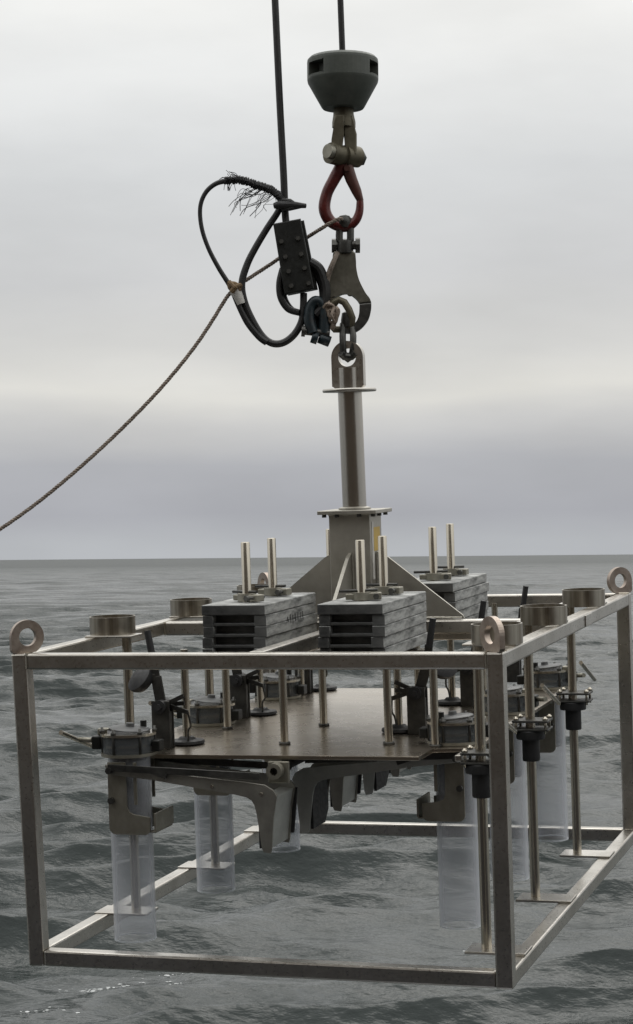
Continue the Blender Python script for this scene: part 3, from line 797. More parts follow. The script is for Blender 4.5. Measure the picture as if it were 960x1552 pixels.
# ------------------------------------------------------------------ core units: tube, clamp, spade and lid
def U(side):
    """one unit, drawn for the left row (outside is -x); side = +1 for left, -1 for right (turned half round)"""
    u = thing('core_unit', 'x', 'core sampler', None, 'core tube units')
    # tube
    def tube(bm):
        for r, fl_ in ((0.065, 1), (0.061, -1)):
            rr = []
            for z in (0.056, 0.2, 0.4, 0.60, 0.70):
                rr.append([bm.verts.new((r*math.cos(2*PI*k/40), r*math.sin(2*PI*k/40), z-ZP)) for k in range(40)])
            for a, b in zip(rr, rr[1:]):
                for k in range(40):
                    f = bm.faces.new((a[k], a[(k+1) % 40], b[(k+1) % 40], b[k])); f.smooth = True
    def tube_rim(bm):
        add_ring(bm, (0, 0, 0), 0.0652, 0.0608, 0.0535-ZP, 0.0575-ZP, 40)
    tb = obj('core_tube', tube, 'acrylic', u)
    obj('tube_rim', tube_rim, 'rim', tb)
    # grey liner in the upper part of the tube
    def liner(bm):
        add_lathe(bm, [(0.0555, -0.012), (0.0595, -0.012), (0.0598, -0.190), (0.057, -0.203), (0.050, -0.208)], 36, caps=False)
    obj('liner', liner, 'liner', u)
    # clamp below the plate: two C-shaped cheeks joined by a jaw that points to the middle
    def cheek(t0):
        pl = [(-0.042, -0.0125), (-0.042, -0.210)]
        pl += [(-0.022-0.020*math.cos(t), -0.212-0.020*math.sin(t)) for t in np.linspace(0.3, PI/2, 4)]
        pl += [(0.074+0.018*math.sin(t), -0.214-0.018*math.cos(t)) for t in np.linspace(0, PI/2, 4)]
        pl += [(0.092, -0.178), (0.040, -0.172), (0.024, -0.165), (0.017, -0.150), (0.017, -0.0125)]
        return lambda bm: add_prism(bm, pl, t0, t0+0.006, AXIS_XZ, 0.001)
    hd = obj('tube_clamp', cheek(0.069), 'clamp', u)
    hr = obj('tube_clamp', cheek(-0.075), 'clamp', u)
    def jaw(bm):
        add_box(bm, (0.086, -0.068, -0.226), (0.108, 0.068, -0.221), 0.001)
        add_box(bm, (0.104, -0.074, -0.2205), (0.110, 0.074, -0.166), 0.001)
    obj('jaw', jaw, 'clamp', hd)
    for h_, yy in ((hd, -0.0725), (hr, 0.0725)):
        obj('stay', lambda bm: add_box(bm, (0.042, yy-0.003, -0.140), (0.052, yy+0.003, -0.0125), 0.001), 'clamp', h_)
        obj('clamp_pin', lambda bm: add_cyl(bm, (-0.030, yy*1.22, -0.128), (-0.030, yy*0.93, -0.128), 0.010, seg=12), 'dark_steel', h_)
    # spade: two L-shaped side plates, the wedge of the blade between them, a black pad put in for the shade on its inner face
    sp = [(-0.045, -0.018), (-0.036, -0.047), (0.108, -0.062), (0.254, -0.084), (0.375, -0.102), (0.408, -0.108), (0.424, -0.117), (0.433, -0.132), (0.438, -0.158),
          (0.451, -0.262), (0.456, -0.272), (0.478, -0.275), (0.482, -0.262), (0.490, -0.172), (0.503, -0.105), (0.492, -0.086), (0.465, -0.071), (0.40, -0.064), (0.25, -0.050), (0.10, -0.033)]
    def sheet(y):
        return lambda bm: add_prism(bm, sp, -y-0.004, -y+0.004, AXIS_XZ, 0.0012)
    ar = obj('spade_arm', sheet(-0.084), 'spade', u)
    obj('spade_arm', sheet(0.088), 'spade' if side > 0 else 'blade', u)
    def upper(y):
        return lambda bm: (add_bar(bm, (-0.03, y, -0.0245), (0.455, y, -0.044), 0.008, 0.020, 0.001), add_bar(bm, (0.10, y, -0.030), (0.16, y, -0.050), 0.0075, 0.014, 0.001))
    for y in (-0.098, 0.102): obj('lever_bar', upper(y), 'dark_steel', u)
    obj('cross_pin', lambda bm: add_cyl(bm, (-0.026, -0.108, -0.034), (-0.026, 0.112, -0.034), 0.010, seg=12), 'dark_steel', ar)
    obj('cross_pin', lambda bm: add_cyl(bm, (0.22, -0.0785, -0.062), (0.22, 0.0835, -0.062), 0.007, seg=10), 'dark_steel', ar)
    for bx, bz in ((0.455, -0.098), (0.30, -0.078)):
        obj('rivet', lambda bm: add_cyl(bm, (bx, -0.0925, bz), (bx, -0.0875, bz), 0.0055, seg=8), 'rod', ar)
    wd = [(0.456, -0.104), (0.498, -0.108), (0.487, -0.172), (0.476, -0.262), (0.464, -0.262), (0.452, -0.158), (0.450, -0.135)]
    bl = obj('spade_blade', lambda bm: add_prism(bm, wd, -0.0835, 0.0795, AXIS_XZ, 0.001), 'blade', u)
    obj('shade_pad', lambda bm: add_prism(bm, [(-0.0795, -0.115), (0.0835, -0.115), (0.0835, -0.236), (0.050, -0.262), (-0.0795, -0.262)][::1] if side > 0 else [(-0.0795, -0.115), (0.0835, -0.115), (0.0835, -0.262), (-0.040, -0.262), (-0.0795, -0.225)], 0.440, 0.4495, AXIS_YZ, 0.001), 'black', bl)
    if side > 0: obj('edge_seal', lambda bm: add_prism(bm, [(0.460, -0.104), (0.508, -0.108), (0.492, -0.245), (0.470, -0.250)], -0.102, -0.0925, AXIS_XZ, 0.001), 'black', bl)
    # seat, clear collar and lid above the plate
    obj('seat_flange', lambda bm: add_ring(bm, (0, 0, 0), 0.086, 0.066, 0.001, 0.010, 36), 'galv', u)
    obj('clear_collar', lambda bm: add_ring(bm, (0, 0, 0), 0.080, 0.074, 0.0105, 0.062, 36), 'collar_clear', u)
    lr = obj('lid_ring', lambda bm: (add_ring(bm, (0, 0, 0), 0.086, 0.060, 0.0625, 0.070, 36), add_ring(bm, (0, 0, 0), 0.0755, 0.0665, 0.028, 0.036, 36)), 'rod', u)
    for k in range(6):
        a = 2*PI*(k+0.3)/6
        o = obj('stud', stud_me, 'dark_steel', lr); o.location = (0.0805*math.cos(a), 0.0805*math.sin(a), 0)
    def lid(bm):
        mt = Matrix.Translation((0.004, 0.004, 0.086)) @ Matrix.Rotation(math.radians(5), 4, 'Y')
        add_lathe(bm, [(0.045, -0.012), (0.062, -0.010), (0.064, -0.005), (0.060, -0.002), (0.03, 0.000), (0.014, 0.002), (0.012, 0.012), (0.005, 0.013)], 28, (0, 0, 0), mt)
    obj('lid', lid, 'valve', u)
    obj('valve_block', lambda bm: add_box(bm, (-0.112, -0.030, 0.020), (-0.080, 0.022, 0.060), 0.004), 'block', u)
    obj('valve_block', lambda bm: add_box(bm, (-0.098, -0.014, 0.0605), (-0.062, 0.016, 0.082), 0.004), 'galv', u)
    obj('hinge_block', lambda bm: add_box(bm, (0.081, -0.020, 0.014), (0.108, 0.024, 0.048), 0.004), 'block', u)
    obj('vent_plug', lambda bm: add_cyl(bm, (0.03, 0.05, 0.0705), (0.03, 0.05, 0.10), 0.010, seg=12), 'block', u)
    # T handle outside the lid
    th_ = obj('t_handle', lambda bm: add_cyl(bm, (-0.10, -0.012, 0.045), (-0.150, side*-0.045, 0.052), 0.008, seg=10), 'galv', u)
    if side > 0: a, b = (-0.150, -0.165, 0.090), (-0.147, 0.075, 0.012)
    else: a, b = (-0.150, 0.10, 0.105), (-0.147, -0.19, 0.010)
    obj('handle_bar', lambda bm: add_cyl(bm, a, b, 0.0075, seg=12), 'rod', th_)
    # closing post with the raised lid arm
    px, py = (0.055, 0.150) if side > 0 else (0.167, -0.190)
    sgn = 1 if side > 0 else -1                        # which way +y of the frame lies in this unit's own axes
    def post(bm):
        add_box(bm, (px-0.030, py-0.020, 0.0005), (px+0.030, py-0.012, 0.150), 0.002)
        add_box(bm, (px-0.030, py+0.012, 0.0005), (px+0.030, py+0.020, 0.150), 0.002)
        add_box(bm, (px-0.027, py-0.0115, 0.0005), (px+0.027, py+0.0115, 0.115), 0.002)
    po = obj('closing_post', post, 'dark_steel', u)
    obj('pivot', lambda bm: (add_cyl(bm, (px, py-0.034, 0.132), (px, py+0.034, 0.132), 0.021, seg=18), add_cyl(bm, (px, py-0.044, 0.132), (px, py+0.044, 0.132), 0.010, seg=8)), 'black', po)
    ld = -1 if side > 0 else -1                        # arms lean to the outside
    tx = px-0.030 if side > 0 else px-0.048
    def arm(bm):
        add_bar(bm, (px, py, 0.112), (tx+0.012, py, 0.225), 0.010, 0.034, 0.002, (1, 0, 0))
        add_bar(bm, (tx+0.014, py, 0.205), (tx+0.004, py, 0.285), 0.009, 0.026, 0.002, (1, 0, 0))
        add_bar(bm, (tx+0.010, py, 0.222), (tx-0.035, py-0.006*sgn, 0.226), 0.012, 0.020, 0.002)
        for k_, (ex, ez) in enumerate(((0.075, 0.165), (0.085, 0.112), (0.07, 0.140))):
            add_bar(bm, (px+0.01, py-0.008+0.008*k_, 0.136), (px+ex, py-0.008+0.008*k_, ez), 0.006, 0.014, 0.001)
    cm = obj('closing_arm', arm, 'dark_steel', u)
    obj('grip', lambda bm: add_cyl(bm, (tx+0.004, py, 0.275), (tx-0.012, py, 0.368), 0.0115, 0.0105, seg=14), 'black', cm)
    def stop(bm):
        c = Vector((tx-0.040, py, 0.216))
        mt = Matrix.Translation(c) @ Euler((math.radians(38*sgn), math.radians(-38), 0)).to_matrix().to_4x4()
        add_lathe(bm, [(0.018, -0.030), (0.036, -0.022), (0.046, -0.006), (0.047, 0.008), (0.030, 0.018), (0.010, 0.022)], 26, (0, 0, 0), mt)
    obj('stopper', stop, 'black', cm)
    # trip rod on its black foot
    dx, dy = (0.098, 0.240) if side > 0 else (0.240, -0.225)
    tr = obj('trip_rod', lambda bm: add_cyl(bm, (dx, dy, 0.002), (dx, dy, 0.30), 0.0125, seg=16), 'rod', u)
    obj('rubber_foot', lambda bm: add_lathe(bm, [(0.013, 0.001), (0.052, 0.001), (0.057, 0.005), (0.055, 0.013), (0.030, 0.016), (0.022, 0.024), (0.013, 0.025)], 32, (dx, dy, 0)), 'black', tr)
    obj('trip_link', lambda bm: add_tube(bm, spline([(px+0.084, py, 0.112), (px+0.088, py+0.01*sgn, 0.07), ((px+0.09+dx)/2, (py+dy)/2, 0.05), (dx*0.5+(px+.08)*0.5, dy*0.6+py*0.4, 0.016)], 5), 0.0035, 6), 'dark_steel', tr)
    return u
stud_me = make_mesh('stud', lambda bm: (add_cyl(bm, (0, 0, 0.002), (0, 0, 0.088), 0.0045, seg=8), add_cyl(bm, (0, 0, 0.0705), (0, 0, 0.079), 0.009, seg=6)))

UL = [0.201, 0.920, 1.640]; UR = [0.533, 1.252, 1.971]
lab_l = ['core tube unit at the near left corner of the plate, its T-handle sticking out left', 'second core tube unit in the left row, behind the near left one',
         'farthest core tube unit of the left row, mostly hidden behind the spade blades']
lab_r = ['core tube unit just inside the near right corner post, hooked clamp facing left', 'core tube unit in the middle of the right row behind the second bushing',
         'farthest core tube unit of the right row by the third guide rod']
for side, ys, labs, x in ((1, UL, lab_l, 0.277), (-1, UR, lab_r, 1.223)):
    proto = U(side)
    for k, (y, lb) in enumerate(zip(ys, labs)):
        o = proto if k == 0 else copy_tree(proto)
        o['label'] = lb
        o.matrix_world = LM @ Matrix.Translation((x, y, ZP)) @ Matrix.Rotation(0 if side > 0 else PI, 4, 'Z')

# ------------------------------------------------------------------ rigging above the mast
# it hangs in one upright plane through the mast; (a, b) in units of 2.2457 mm right of / below the top of the lifting eye, d metres towards the camera
RO = Vector((0.11746, 7.18571, 6.73376)); RS = 0.0022457
def rg(a, b, d=0.0):
    x, z = (a-530)*RS, (516-b)*RS
    return Vector((RO.x+x+0.009*z, RO.y-d, RO.z+z-0.009*x))
def rmat(a, b, d=0.0):
    """axes of the rig at a point: x right, y away, z up"""
    return Matrix.Translation(rg(a, b, d))
def rl(base, pts):                                     # points -> offsets from the thing's base
    return [rg(*p)-base for p in pts]

def rig_thing(name, label, cat, a, b, d=0.0, group=None):
    t = thing(name, label, cat, rmat(a, b, d), group)
    return t, rg(a, b, d)

# hoisting wire and the grey-green weight above the chain
wire = obj('hoist_wire', lambda bm: add_tube(bm, [rg(520, 96)-rg(520, 85), rg(516, -10)-rg(520, 85), rg(512, -900)-rg(520, 85)], 0.0105, 12), 'cable')
wire.matrix_world = rmat(520, 85)
tag(wire, 'black hoisting wire coming straight down into the grey-green weight', 'wire')

t, b0 = rig_thing('wire_weight', 'grey-green cone-shaped weight with pockets in its rim at the end of the hoisting wire', 'weight', 520, 125)
def cone(bm):
    prof = [(0.030, 0.096), (0.088, 0.095), (0.112, 0.089), (0.1205, 0.080), (0.1215, 0.072), (0.1215, 0.012), (0.1195, 0.002), (0.073, -0.082), (0.069, -0.0865), (0.020, -0.0865)]
    rings = []
    seg = 48
    for r, z in prof:
        rings.append([bm.verts.new((r*math.cos(2*PI*k/seg), r*math.sin(2*PI*k/seg), z)) for k in range(seg)])
    belt = {}
    for i, (a, b) in enumerate(zip(rings, rings[1:])):
        for k in range(seg):
            f = bm.faces.new((a[k], a[(k+1) % seg], b[(k+1) % seg], b[k])); f.smooth = i not in (4,)
            if i == 4: belt[k] = f
    bm.faces.new(rings[0][::-1]); bm.faces.new(rings[-1])
    bmesh.ops.recalc_face_normals(bm, faces=bm.faces[:])
    for ctr in (-0.5, 1, 2.5, 4):                       # pockets around the rim
        mid = int(round((PI*1.5+(-0.92+ctr*0.0))/(2*PI)*seg)) if ctr == -0.5 else int(round((PI*1.5-0.92+(ctr+0.5)*PI/2.0*0+[0, 0, 2.05, 0, 4.1][int(ctr)])/(2*PI)*seg)) if ctr in (2.5, 4) else None
        if mid is None: continue
        fs = [belt[(mid+q) % seg] for q in (-3, -2, -1, 0, 1, 2)]
        fs = [f for f in fs if f.is_valid]
        bmesh.ops.inset_region(bm, faces=fs, thickness=0.009, depth=0.0)
        bmesh.ops.inset_region(bm, faces=fs, thickness=0.001, depth=-0.035)
obj('body', cone, 'cone', t)
obj('wire_socket', lambda bm: add_lathe(bm, [(0.014, 0.095), (0.026, 0.095), (0.022, 0.104), (0.0115, 0.106)], 20), 'dark_steel', t)

# clevis under the weight
t, b0 = rig_thing('clevis', 'weathered grey steel jaw with a thick pin between the weight and the red hook', 'shackle', 520, 232)
def clv(bm):
    add_tube(bm, rl(b0, [(521, 160), (521, 172), (521.5, 184), (521.5, 192)]), [0.034, 0.035, 0.040, 0.040], 20)
    def tine(x0, x1, xt0, xt1, d0, d1):
        pl = [(x0, 236), (x0+0.5, 214), (xt0, 186), (xt0+1, 176), (xt1-1, 176), (xt1, 186), (x1, 204), (x1, 236)]
        P = [rg(*q)-b0 for q in pl]
        add_prism(bm, [(p.x, p.z) for p in P], d0, d1, AXIS_XZ, 0.006)
    tine(502, 519, 507, 523, -0.020, 0.045); tine(522.5, 541, 520, 536, -0.045, 0.030)
    add_cyl(bm, rg(500, 234, 0.040)-b0, rg(521, 236, 0.000)-b0, 0.036, seg=24)
    add_cyl(bm, rg(522, 236, 0.012)-b0, rg(543, 235, -0.024)-b0, 0.036, seg=24)
obj('jaw', clv, 'jaw', t)
obj('pin', lambda bm: add_cyl(bm, rg(496, 233, 0.062)-b0, rg(546, 236, -0.040)-b0, 0.024, seg=20), 'galv', t)
obj('pin_nut', lambda bm: add_cyl(bm, rg(543, 236, -0.030)-b0, rg(548, 236, -0.042)-b0, 0.027, seg=6), 'dark_steel', t)
obj('split_pin', lambda bm: add_cyl(bm, rg(538, 244, 0.0)-b0, rg(549, 246, -0.02)-b0, 0.0045, seg=8), 'dark_steel', t)

# red hook
t, b0 = rig_thing('red_hook', 'worn red safety hook with its gate closed, below the grey jaw', 'hook', 520, 300)
def rh(bm):
    pts = spline([(523, 236), (517, 252), (506, 272), (496, 292), (492, 314), (498, 331), (511, 341), (526, 343), (539, 334), (545, 320), (546, 304)], 6)
    add_tube(bm, [rg(p.x, p.y)-b0 for p in [Vector((q[0], q[1])) for q in [(v.x, v.y) for v in spline([(a, b, 0) for a, b in [(523, 236), (517, 252), (506, 272), (496, 292), (492, 314), (498, 331), (511, 341), (526, 343), (539, 334), (545, 320), (546, 304)]], 6)]]],
             [0.021, 0.0225, 0.0205, 0.0195, 0.0205, 0.0205, 0.019, 0.0175, 0.0155, 0.014, 0.012], 14)
obj('hook_body', rh, 'red', t)
obj('gate', lambda bm: (add_tube(bm, rl(b0, [(524, 246, 0.004), (533, 272, 0.004), (541, 290, 0.004), (547, 305, 0.002)]), [0.022, 0.020, 0.017, 0.011], 12, False, 0.8),
                        add_cyl(bm, rg(526, 256, 0.026)-b0, rg(526, 256, -0.026)-b0, 0.010, seg=12)), 'gate', t)

# bow link from the hook to the swivel
t, b0 = rig_thing('bow_link', 'dark steel link hooked through the bottom of the red hook', 'shackle', 522, 350)
obj('bow', lambda bm: add_tube(bm, rl(b0, [(515, 376, 0), (514.5, 356, 0), (515.5, 340, 0), (519, 332, 0), (524, 330, 0), (529, 333, 0), (531.5, 342, 0), (531.5, 358, 0), (531, 376, 0)]), 0.0125, 12), 'dark_steel', t)
obj('bow_ear', lambda bm: add_lathe(bm, [(0.004, -0.024), (0.020, -0.020), (0.025, -0.004), (0.025, 0.006), (0.018, 0.020), (0.004, 0.024)], 20, rg(522.5, 336, 0)-b0), 'dark_steel', t)
obj('pin', lambda bm: (add_cyl(bm, rg(505, 372)-b0, rg(545, 371)-b0, 0.015, seg=16), add_lathe(bm, [(0.004, -0.030), (0.028, -0.022), (0.030, 0), (0.028, 0.020), (0.004, 0.028)], 20, rg(523, 374)-b0),
                       add_cyl(bm, rg(503, 372)-b0, rg(510, 372)-b0, 0.024, seg=8), add_cyl(bm, rg(539, 371.5)-b0, rg(546, 371.5)-b0, 0.026, seg=8)), 'dark_steel', t)

# grey snap hook
t, b0 = rig_thing('snap_hook', 'flat grey steel hook with tapering body, open to the left, above the mast eye', 'hook', 527, 430)
def poly_plate(bm, pts, d0, d1, bev=0.003):
    P = [rg(*q)-b0 for q in pts]
    poly_ = [(p.x, p.z) for p in P]
    add_prism(bm, poly_, -d1, -d0, AXIS_XZ @ Matrix.Scale(1, 4), bev)
body = [(510, 381), (505, 384), (504, 404), (501, 418), (498.5, 431), (497.5, 449.5), (505, 451.5), (512.6, 449), (522, 445.7), (531, 446.6), (540.7, 454), (545, 460.5), (562.8, 458.5), (560, 452), (553.8, 443.8), (544.5, 425), (540.5, 408), (539.8, 396), (538.8, 383.8), (534, 380)]
tip = [(545.2, 461), (544.5, 475.7), (540.7, 487), (533, 493.5), (522, 494.5), (519, 500), (521, 505), (535, 505), (548, 498), (558.5, 485), (562.5, 471), (563, 459.2)]
def smooth(p):
    return [(q.x, q.y) for q in spline([(a, b, 0) for a, b in p], 4)]
body = smooth(body[:6])+smooth(body[5:12])[1:]+smooth(body[12:19])+body[19:]
tip = smooth(tip[:6])+smooth(tip[6:])
obj('hook_body', lambda bm: poly_plate(bm, body[::-1], -0.017, 0.017, 0.004), 'snap', t)
obj('hook_tip', lambda bm: poly_plate(bm, tip[::-1], -0.0165, 0.0165, 0.004), 'dark_steel', t)
obj('gate_hinge', lambda bm: add_tube(bm, rl(b0, [(500, 447, 0), (504, 457, 0), (512, 462, 0)]), [0.014, 0.013, 0.010], 10), 'galv', t)

# tan ring and rope whipping inside the hook, link down to the mast eye
def loop(c, rx, ry, rot, d, n=16):
    o = []
    for k in range(n):
        a = 2*PI*k/n
        x, y = rx*math.cos(a), ry*math.sin(a)
        o.append((c[0]+x*math.cos(rot)-y*math.sin(rot), c[1]+x*math.sin(rot)+y*math.cos(rot), d))
    return o
t, b0 = rig_thing('chain_ring', 'tan oblong ring hanging inside the grey snap hook', 'ring', 517, 475)
obj('ring_body', lambda bm: add_tube(bm, rl(b0, [(497, 488, 0.012), (500, 470, 0.016), (506, 459, 0.02), (514, 455.5, 0.02), (522, 459, 0.02), (529, 470, 0.02), (534, 483, 0.016), (533, 494, 0.01), (524, 499, 0), (508, 499, -0.004)]), 0.0125, 12, True), 'jaw', t)
t, b0 = rig_thing('rope_whipping', 'dirty pale rope wound and knotted on the ring beside the snap hook', 'rope', 500, 480)
def whip(bm):
    for k in range(4):
        add_tube(bm, rl(b0, loop((499+1.5*k, 466+6*k), 7.5-0.5*k, 4.2, 0.5+0.4*k, 0.030+0.004*(k % 3))), 0.0052, 8, True)
    add_tube(bm, spline(rl(b0, [(489, 470, .03), (496, 463, .045), (506, 467, .04), (503, 480, .05), (509, 490, .035), (513, 470, .04)]), 6), 0.0052, 8)
    add_tube(bm, spline(rl(b0, [(503, 500, .02), (508, 486, .03), (512, 474, .035), (509, 468, .03)]), 6), 0.009, 8)
obj('wound_rope', whip, 'tan', t)
t, b0 = rig_thing('eye_link', 'dark steel link joining the snap hook to the eye on top of the mast', 'link', 527, 515)
obj('link', lambda bm: add_tube(bm, rl(b0, [(520, 530, 0.024), (519.5, 510, 0.02), (520, 492, 0.004), (526, 483, 0), (533, 490, 0.004), (535.5, 510, 0.02), (535, 530, 0.024), (533, 541, 0.012), (527.5, 545, 0.0), (522, 541, 0.012)]), 0.0115, 12, True), 'dark_steel', t)
obj('link_collar', lambda bm: add_lathe(bm, [(0.004, -0.030), (0.022, -0.022), (0.024, 0), (0.02, 0.026), (0.004, 0.034)], 18, rg(527.5, 486)-b0), 'dark_steel', t)
obj('link_saddle', lambda bm: add_tube(bm, rl(b0, [(517, 536, 0.03), (522, 541, 0.02), (533, 541, 0.02), (539, 535, 0.03)]), 0.014, 10), 'dark_steel', t)

# ------------------------------------------------------------------ second wire, its clamp block and thimble
t, b0 = rig_thing('signal_cable', 'thick black cable coming down from the upper left into the clamp block', 'cable', 433, 336, 0.02)
obj('cable_run', lambda bm: add_tube(bm, spline(rl(b0, [(438, 360, 0.02), (433, 330, 0.02), (430, 262, 0.02), (424, 150, 0.015), (417, 0, 0.01), (404, -280, 0), (375, -900, 0)]), 6), [0.0125, 0.0122, 0.012, 0.012, 0.0118], 12), 'cable', t)
t, b0 = rig_thing('clamp_block', 'tilted black clamp block with bolt heads on the thick cable', 'clamp', 450, 395, 0.02)
quad = [(414.5, 341.5), (456, 333.5), (477, 440), (432, 448.5)]
def qprism(bm, q, d0, d1, bev):
    P = [rg(*k)-b0 for k in q]
    add_prism(bm, [(p.x, p.z) for p in P][::-1], d0, d1, AXIS_XZ, bev)
obj('block_body', lambda bm: qprism(bm, quad, -0.010, 0.026, 0.004), 'block', t)
obj('back_plate', lambda bm: qprism(bm, [(419, 340.8), (461, 333.5), (482, 438), (437, 447)], -0.046, -0.011, 0.004), 'block', t)
cb = make_mesh('bolt', lambda bm: add_cyl(bm, (0, -0.006, 0), (0, 0.006, 0), 0.0085, seg=6))
for (a, b) in ((427, 369), (452, 364), (457, 388), (433, 392), (462, 409), (438, 414), (442, 436), (468, 432)):
    o = obj('bolt', cb, 'dark_steel', t); o.location = rg(a, b, 0.048)-b0
    o.location.y = -0.027-0.004
def thimble(bm):
    for off, dd in ((0, 0.0), (5, -0.022)):
        add_tube(bm, spline(rl(b0, [(429+off, 408, 0.02+dd), (424+off, 430, 0.02+dd), (426+off, 452, 0.02+dd), (437+off, 469, 0.02+dd), (453+off, 474.5, 0.02+dd)]), 6), 0.0115, 10)
    add_tube(bm, spline(rl(b0, [(470, 398, 0.02), (484, 408, 0.02), (492, 428, 0.02), (494, 450, 0.02), (487, 468, 0.02), (478, 478, 0.02)]), 6), 0.017, 10)
    add_tube(bm, spline(rl(b0, [(466, 400, 0.0), (478, 412, 0.0), (487, 432, 0.0), (489, 452, 0.0), (483, 466, 0.0), (470, 474, 0)]), 6), 0.012, 10)
th_o = obj('thimble', thimble, 'cable', t)

t, b0 = rig_thing('teal_shackle', 'dark teal shackle with its pin, hanging under the black clamp block', 'shackle', 480, 485, 0.02)
def ts(bm):
    add_tube(bm, spline(rl(b0, [(474, 506, .03), (469, 485, .03), (471, 466, .03), (479, 457, .03), (488, 464, .02), (492, 484, .02), (491, 506, .02)]), 6), [0.021, 0.019, 0.017, 0.017, 0.018, 0.020, 0.021], 12)
    add_tube(bm, spline(rl(b0, [(478, 503, .0), (476, 485, .0), (480, 470, .0), (487, 484, .0), (487, 500, .0)]), 6), 0.018, 12)
obj('bow', ts, 'teal', t)
obj('pin', lambda bm: (add_cyl(bm, rg(459, 503, .03)-b0, rg(500, 507, .025)-b0, 0.013, seg=14), add_cyl(bm, rg(457.5, 503, .03)-b0, rg(463, 503.5, .03)-b0, 0.019, seg=12)), 'dark_steel', t)
obj('nut', lambda bm: (add_cyl(bm, rg(473, 512, .03)-b0, rg(482, 515, .03)-b0, 0.022, seg=6), add_cyl(bm, rg(484, 513, .025)-b0, rg(500, 519, .02)-b0, 0.020, seg=6)), 'teal', t)

# loose hose looped back with a frayed end
t, b0 = rig_thing('looped_cable', 'loose loop of black cable with a frayed whipped top, hanging left of the clamp block', 'cable', 370, 400, 0.02)
l1 = [(431, 318, .03), (424, 300, .035), (408, 288, .035), (390, 282, .03), (368, 275, .03), (348, 275, .025), (328, 279, .02), (312, 293, .02), (304, 315, .02), (306, 345, .02), (316, 376, .02), (332, 407, .02), (350, 436, .02), (362, 463, .02), (376, 490, .02), (393, 511, .02), (405, 520, .02)]
l2 = [(428, 308, .01), (420, 324, .01), (406, 345, .01), (388, 375, .01), (375, 401, .01), (367, 430, .012), (371, 458, .012), (383, 486, .012), (398, 510, .012), (413, 521, .014), (430, 520, .015), (446, 508, .015), (457, 489, .015), (460, 468, .015), (460.5, 445, .012)]
obj('outer_loop', lambda bm: add_tube(bm, spline(rl(b0, l1), 6), [0.010, 0.012, 0.0105, 0.0085, 0.0075, 0.0075, 0.0085, 0.0115, 0.012], 10), 'cable', t)
obj('inner_loop', lambda bm: add_tube(bm, spline(rl(b0, l2), 6), [0.0115, 0.0115, 0.0125, 0.0125, 0.0125, 0.0125, 0.0125], 10), 'cable', t)
def wrap(bm):                                                       # rough whipping along the top of the loop
    P = spline(rl(b0, [(430, 314, .03), (424, 300, .035), (408, 288, .035), (390, 282, .03), (368, 275, .03), (340, 275, .025)]), 14)
    for i in range(2, len(P)-2, 1):
        x, y, d = frame_of((P[i+1]-P[i-1]).normalized()+Vector((random.uniform(-.3, .3), random.uniform(-.3, .3), random.uniform(-.3, .3))))
        rr = 0.0118+random.uniform(-.001, .0022)
        add_tube(bm, [P[i]+(x*math.cos(a)+y*math.sin(a))*rr+d*0.004*a/6 for a in np.linspace(0, 2*PI, 9)[:-1]], 0.0026, 5, True)
obj('whipping', wrap, 'black', t)
def fray(bm):
    r3 = random.Random(3)
    for k in range(17):
        a0 = r3.uniform(346, 372); s = (a0, 274, 0.03)
        ang = math.radians(r3.uniform(115, 185)); ln = r3.uniform(8, 24)
        e1 = (a0+ln*0.5*math.cos(ang)+r3.uniform(-2, 2), 274-ln*0.5*math.sin(ang)*0.7-1, .03+r3.uniform(-.02, .03))
        e2 = (a0+ln*math.cos(ang), 274-ln*math.sin(ang)*0.62, .03+r3.uniform(-.03, .04))
        add_tube(bm, spline(rl(b0, [s, e1, e2]), 4), 0.0011, 4)
    for k in range(26):
        a0 = r3.uniform(392, 420); y0 = 284+(a0-392)*0.55
        dx = r3.uniform(-46, -14); dy = r3.uniform(8, 42)
        e1 = (a0+dx*0.35+r3.uniform(-7, 7), y0+dy*0.2+r3.uniform(-6, 9), .03)
        e2 = (a0+dx*0.75+r3.uniform(-9, 7), y0+dy*0.55+r3.uniform(-9, 8), .03+r3.uniform(-.03, .03))
        e3 = (a0+dx+r3.uniform(-6, 6), y0+dy+r3.uniform(-4, 4), .03+r3.uniform(-.04, .04))
        add_tube(bm, spline(rl(b0, [(a0, y0, .03), e1, e2, e3]), 5), r3.uniform(0.0006, 0.0014), 4)
    for k in range(9):
        a0 = r3.uniform(344, 360)
        add_tube(bm, spline(rl(b0, [(a0, 277, .03), (a0-2+r3.uniform(-3, 3), 283, .035), (a0-3+r3.uniform(-5, 4), 289+r3.uniform(-2, 3), .03)]), 4), 0.0011, 4)
fr = obj('frayed_strand', fray, 'black', t); fr['kind'] = 'stuff'
obj('tie', lambda bm: (add_tube(bm, rl(b0, [(416, 315, .05), (424, 314, .055), (440, 313, .05), (464, 314, .035)]), [0.010, 0.014, 0.013, 0.008], 10),
                       add_tube(bm, rl(b0, [(428, 306, .05), (440, 308, .05), (452, 313, .04)]), [0.006, 0.009, 0.004], 8),
                       add_tube(bm, rl(b0, [(428, 321, .05), (440, 319, .05), (456, 316, .04)]), [0.006, 0.008, 0.005], 8)), 'black', t)
obj('tape_wrap', lambda bm: add_tube(bm, rl(b0, [(357, 441, .016), (361, 449, .016), (366, 462, .016)]), [0.026, 0.024, 0.021], 14, False, 0.8), 'tape', t)
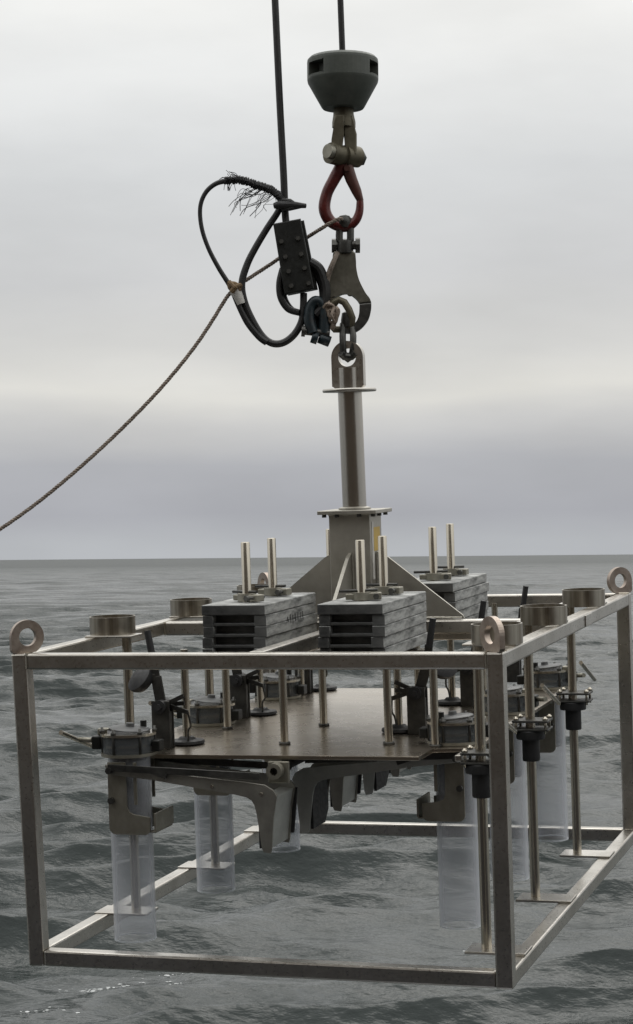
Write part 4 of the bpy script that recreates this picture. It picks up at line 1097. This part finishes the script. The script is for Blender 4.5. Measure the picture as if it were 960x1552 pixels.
obj('twine_knot', lambda bm: (add_tube(bm, rl(b0, loop((356, 437), 8, 5, 0.5, 0.03)), 0.008, 8, True), add_tube(bm, rl(b0, [(348, 429, .03), (356, 438, .045), (366, 434, .03)]), 0.009, 8),
                              add_tube(bm, rl(b0, [(352, 444, .035), (359, 436, .045)]), 0.010, 8)), 'orange', t)

# tag rope running off to the left, two twisted strands
t, b0 = rig_thing('tag_rope', 'thin brown twisted rope sagging from the red hook down to the left edge', 'rope', 357, 437, -0.02)
path = [(519, 333, .03), (508, 336, .035), (489, 346, .02), (465, 358, -.03), (440, 376, -.05), (410, 397, -.05), (378, 420, -.02), (357, 436, .0), (343, 452, .0), (322, 486, .0), (298, 522, .0), (266, 563, .0), (230, 604, .0), (190, 645, .0), (148, 685, .0), (104, 724, .0), (55, 764, .0), (0, 803, .0), (-60, 840, .0), (-160, 890, .0), (-420, 985, .6), (-900, 1130, 2.2)]
pp = spline(rl(b0, path), 10)
def strand(ph):
    def fn(bm):
        # resample evenly, then twist around the path
        seg = [0.0]
        for a, b in zip(pp, pp[1:]): seg.append(seg[-1]+(b-a).length)
        tot = min(seg[-1], 3.2); n = int(tot/0.0045)
        S = np.linspace(0, tot, n)
        X = [np.interp(S, seg, [p[i] for p in pp]) for i in range(3)]
        out = []
        for i in range(n):
            d = Vector((X[0][min(i+1, n-1)]-X[0][max(i-1, 0)], X[1][min(i+1, n-1)]-X[1][max(i-1, 0)], X[2][min(i+1, n-1)]-X[2][max(i-1, 0)])).normalized()
            x = d.cross(Vector((0, 1, 0))).normalized(); y = d.cross(x)
            a = S[i]/0.030*2*PI+ph
            out.append(Vector((X[0][i], X[1][i], X[2][i]))+(x*math.cos(a)+y*math.sin(a))*0.0034)
        add_tube(bm, out, 0.0040, 5)
    return fn
for k in range(3): obj('strand', strand(2*PI*k/3), 'rope', t)
t, b0 = rig_thing('lashing', 'short brown lashing rope between the dark link and the rope-wound ring', 'rope', 505, 410)
obj('lashing_rope', lambda bm: add_tube(bm, spline(rl(b0, [(512, 384, .03), (506, 398, .035), (500, 412, .03), (496, 428, .02), (495, 448, .02), (499, 466, .025)]), 6), [0.008, 0.009, 0.009, 0.008], 8), 'rope', t)
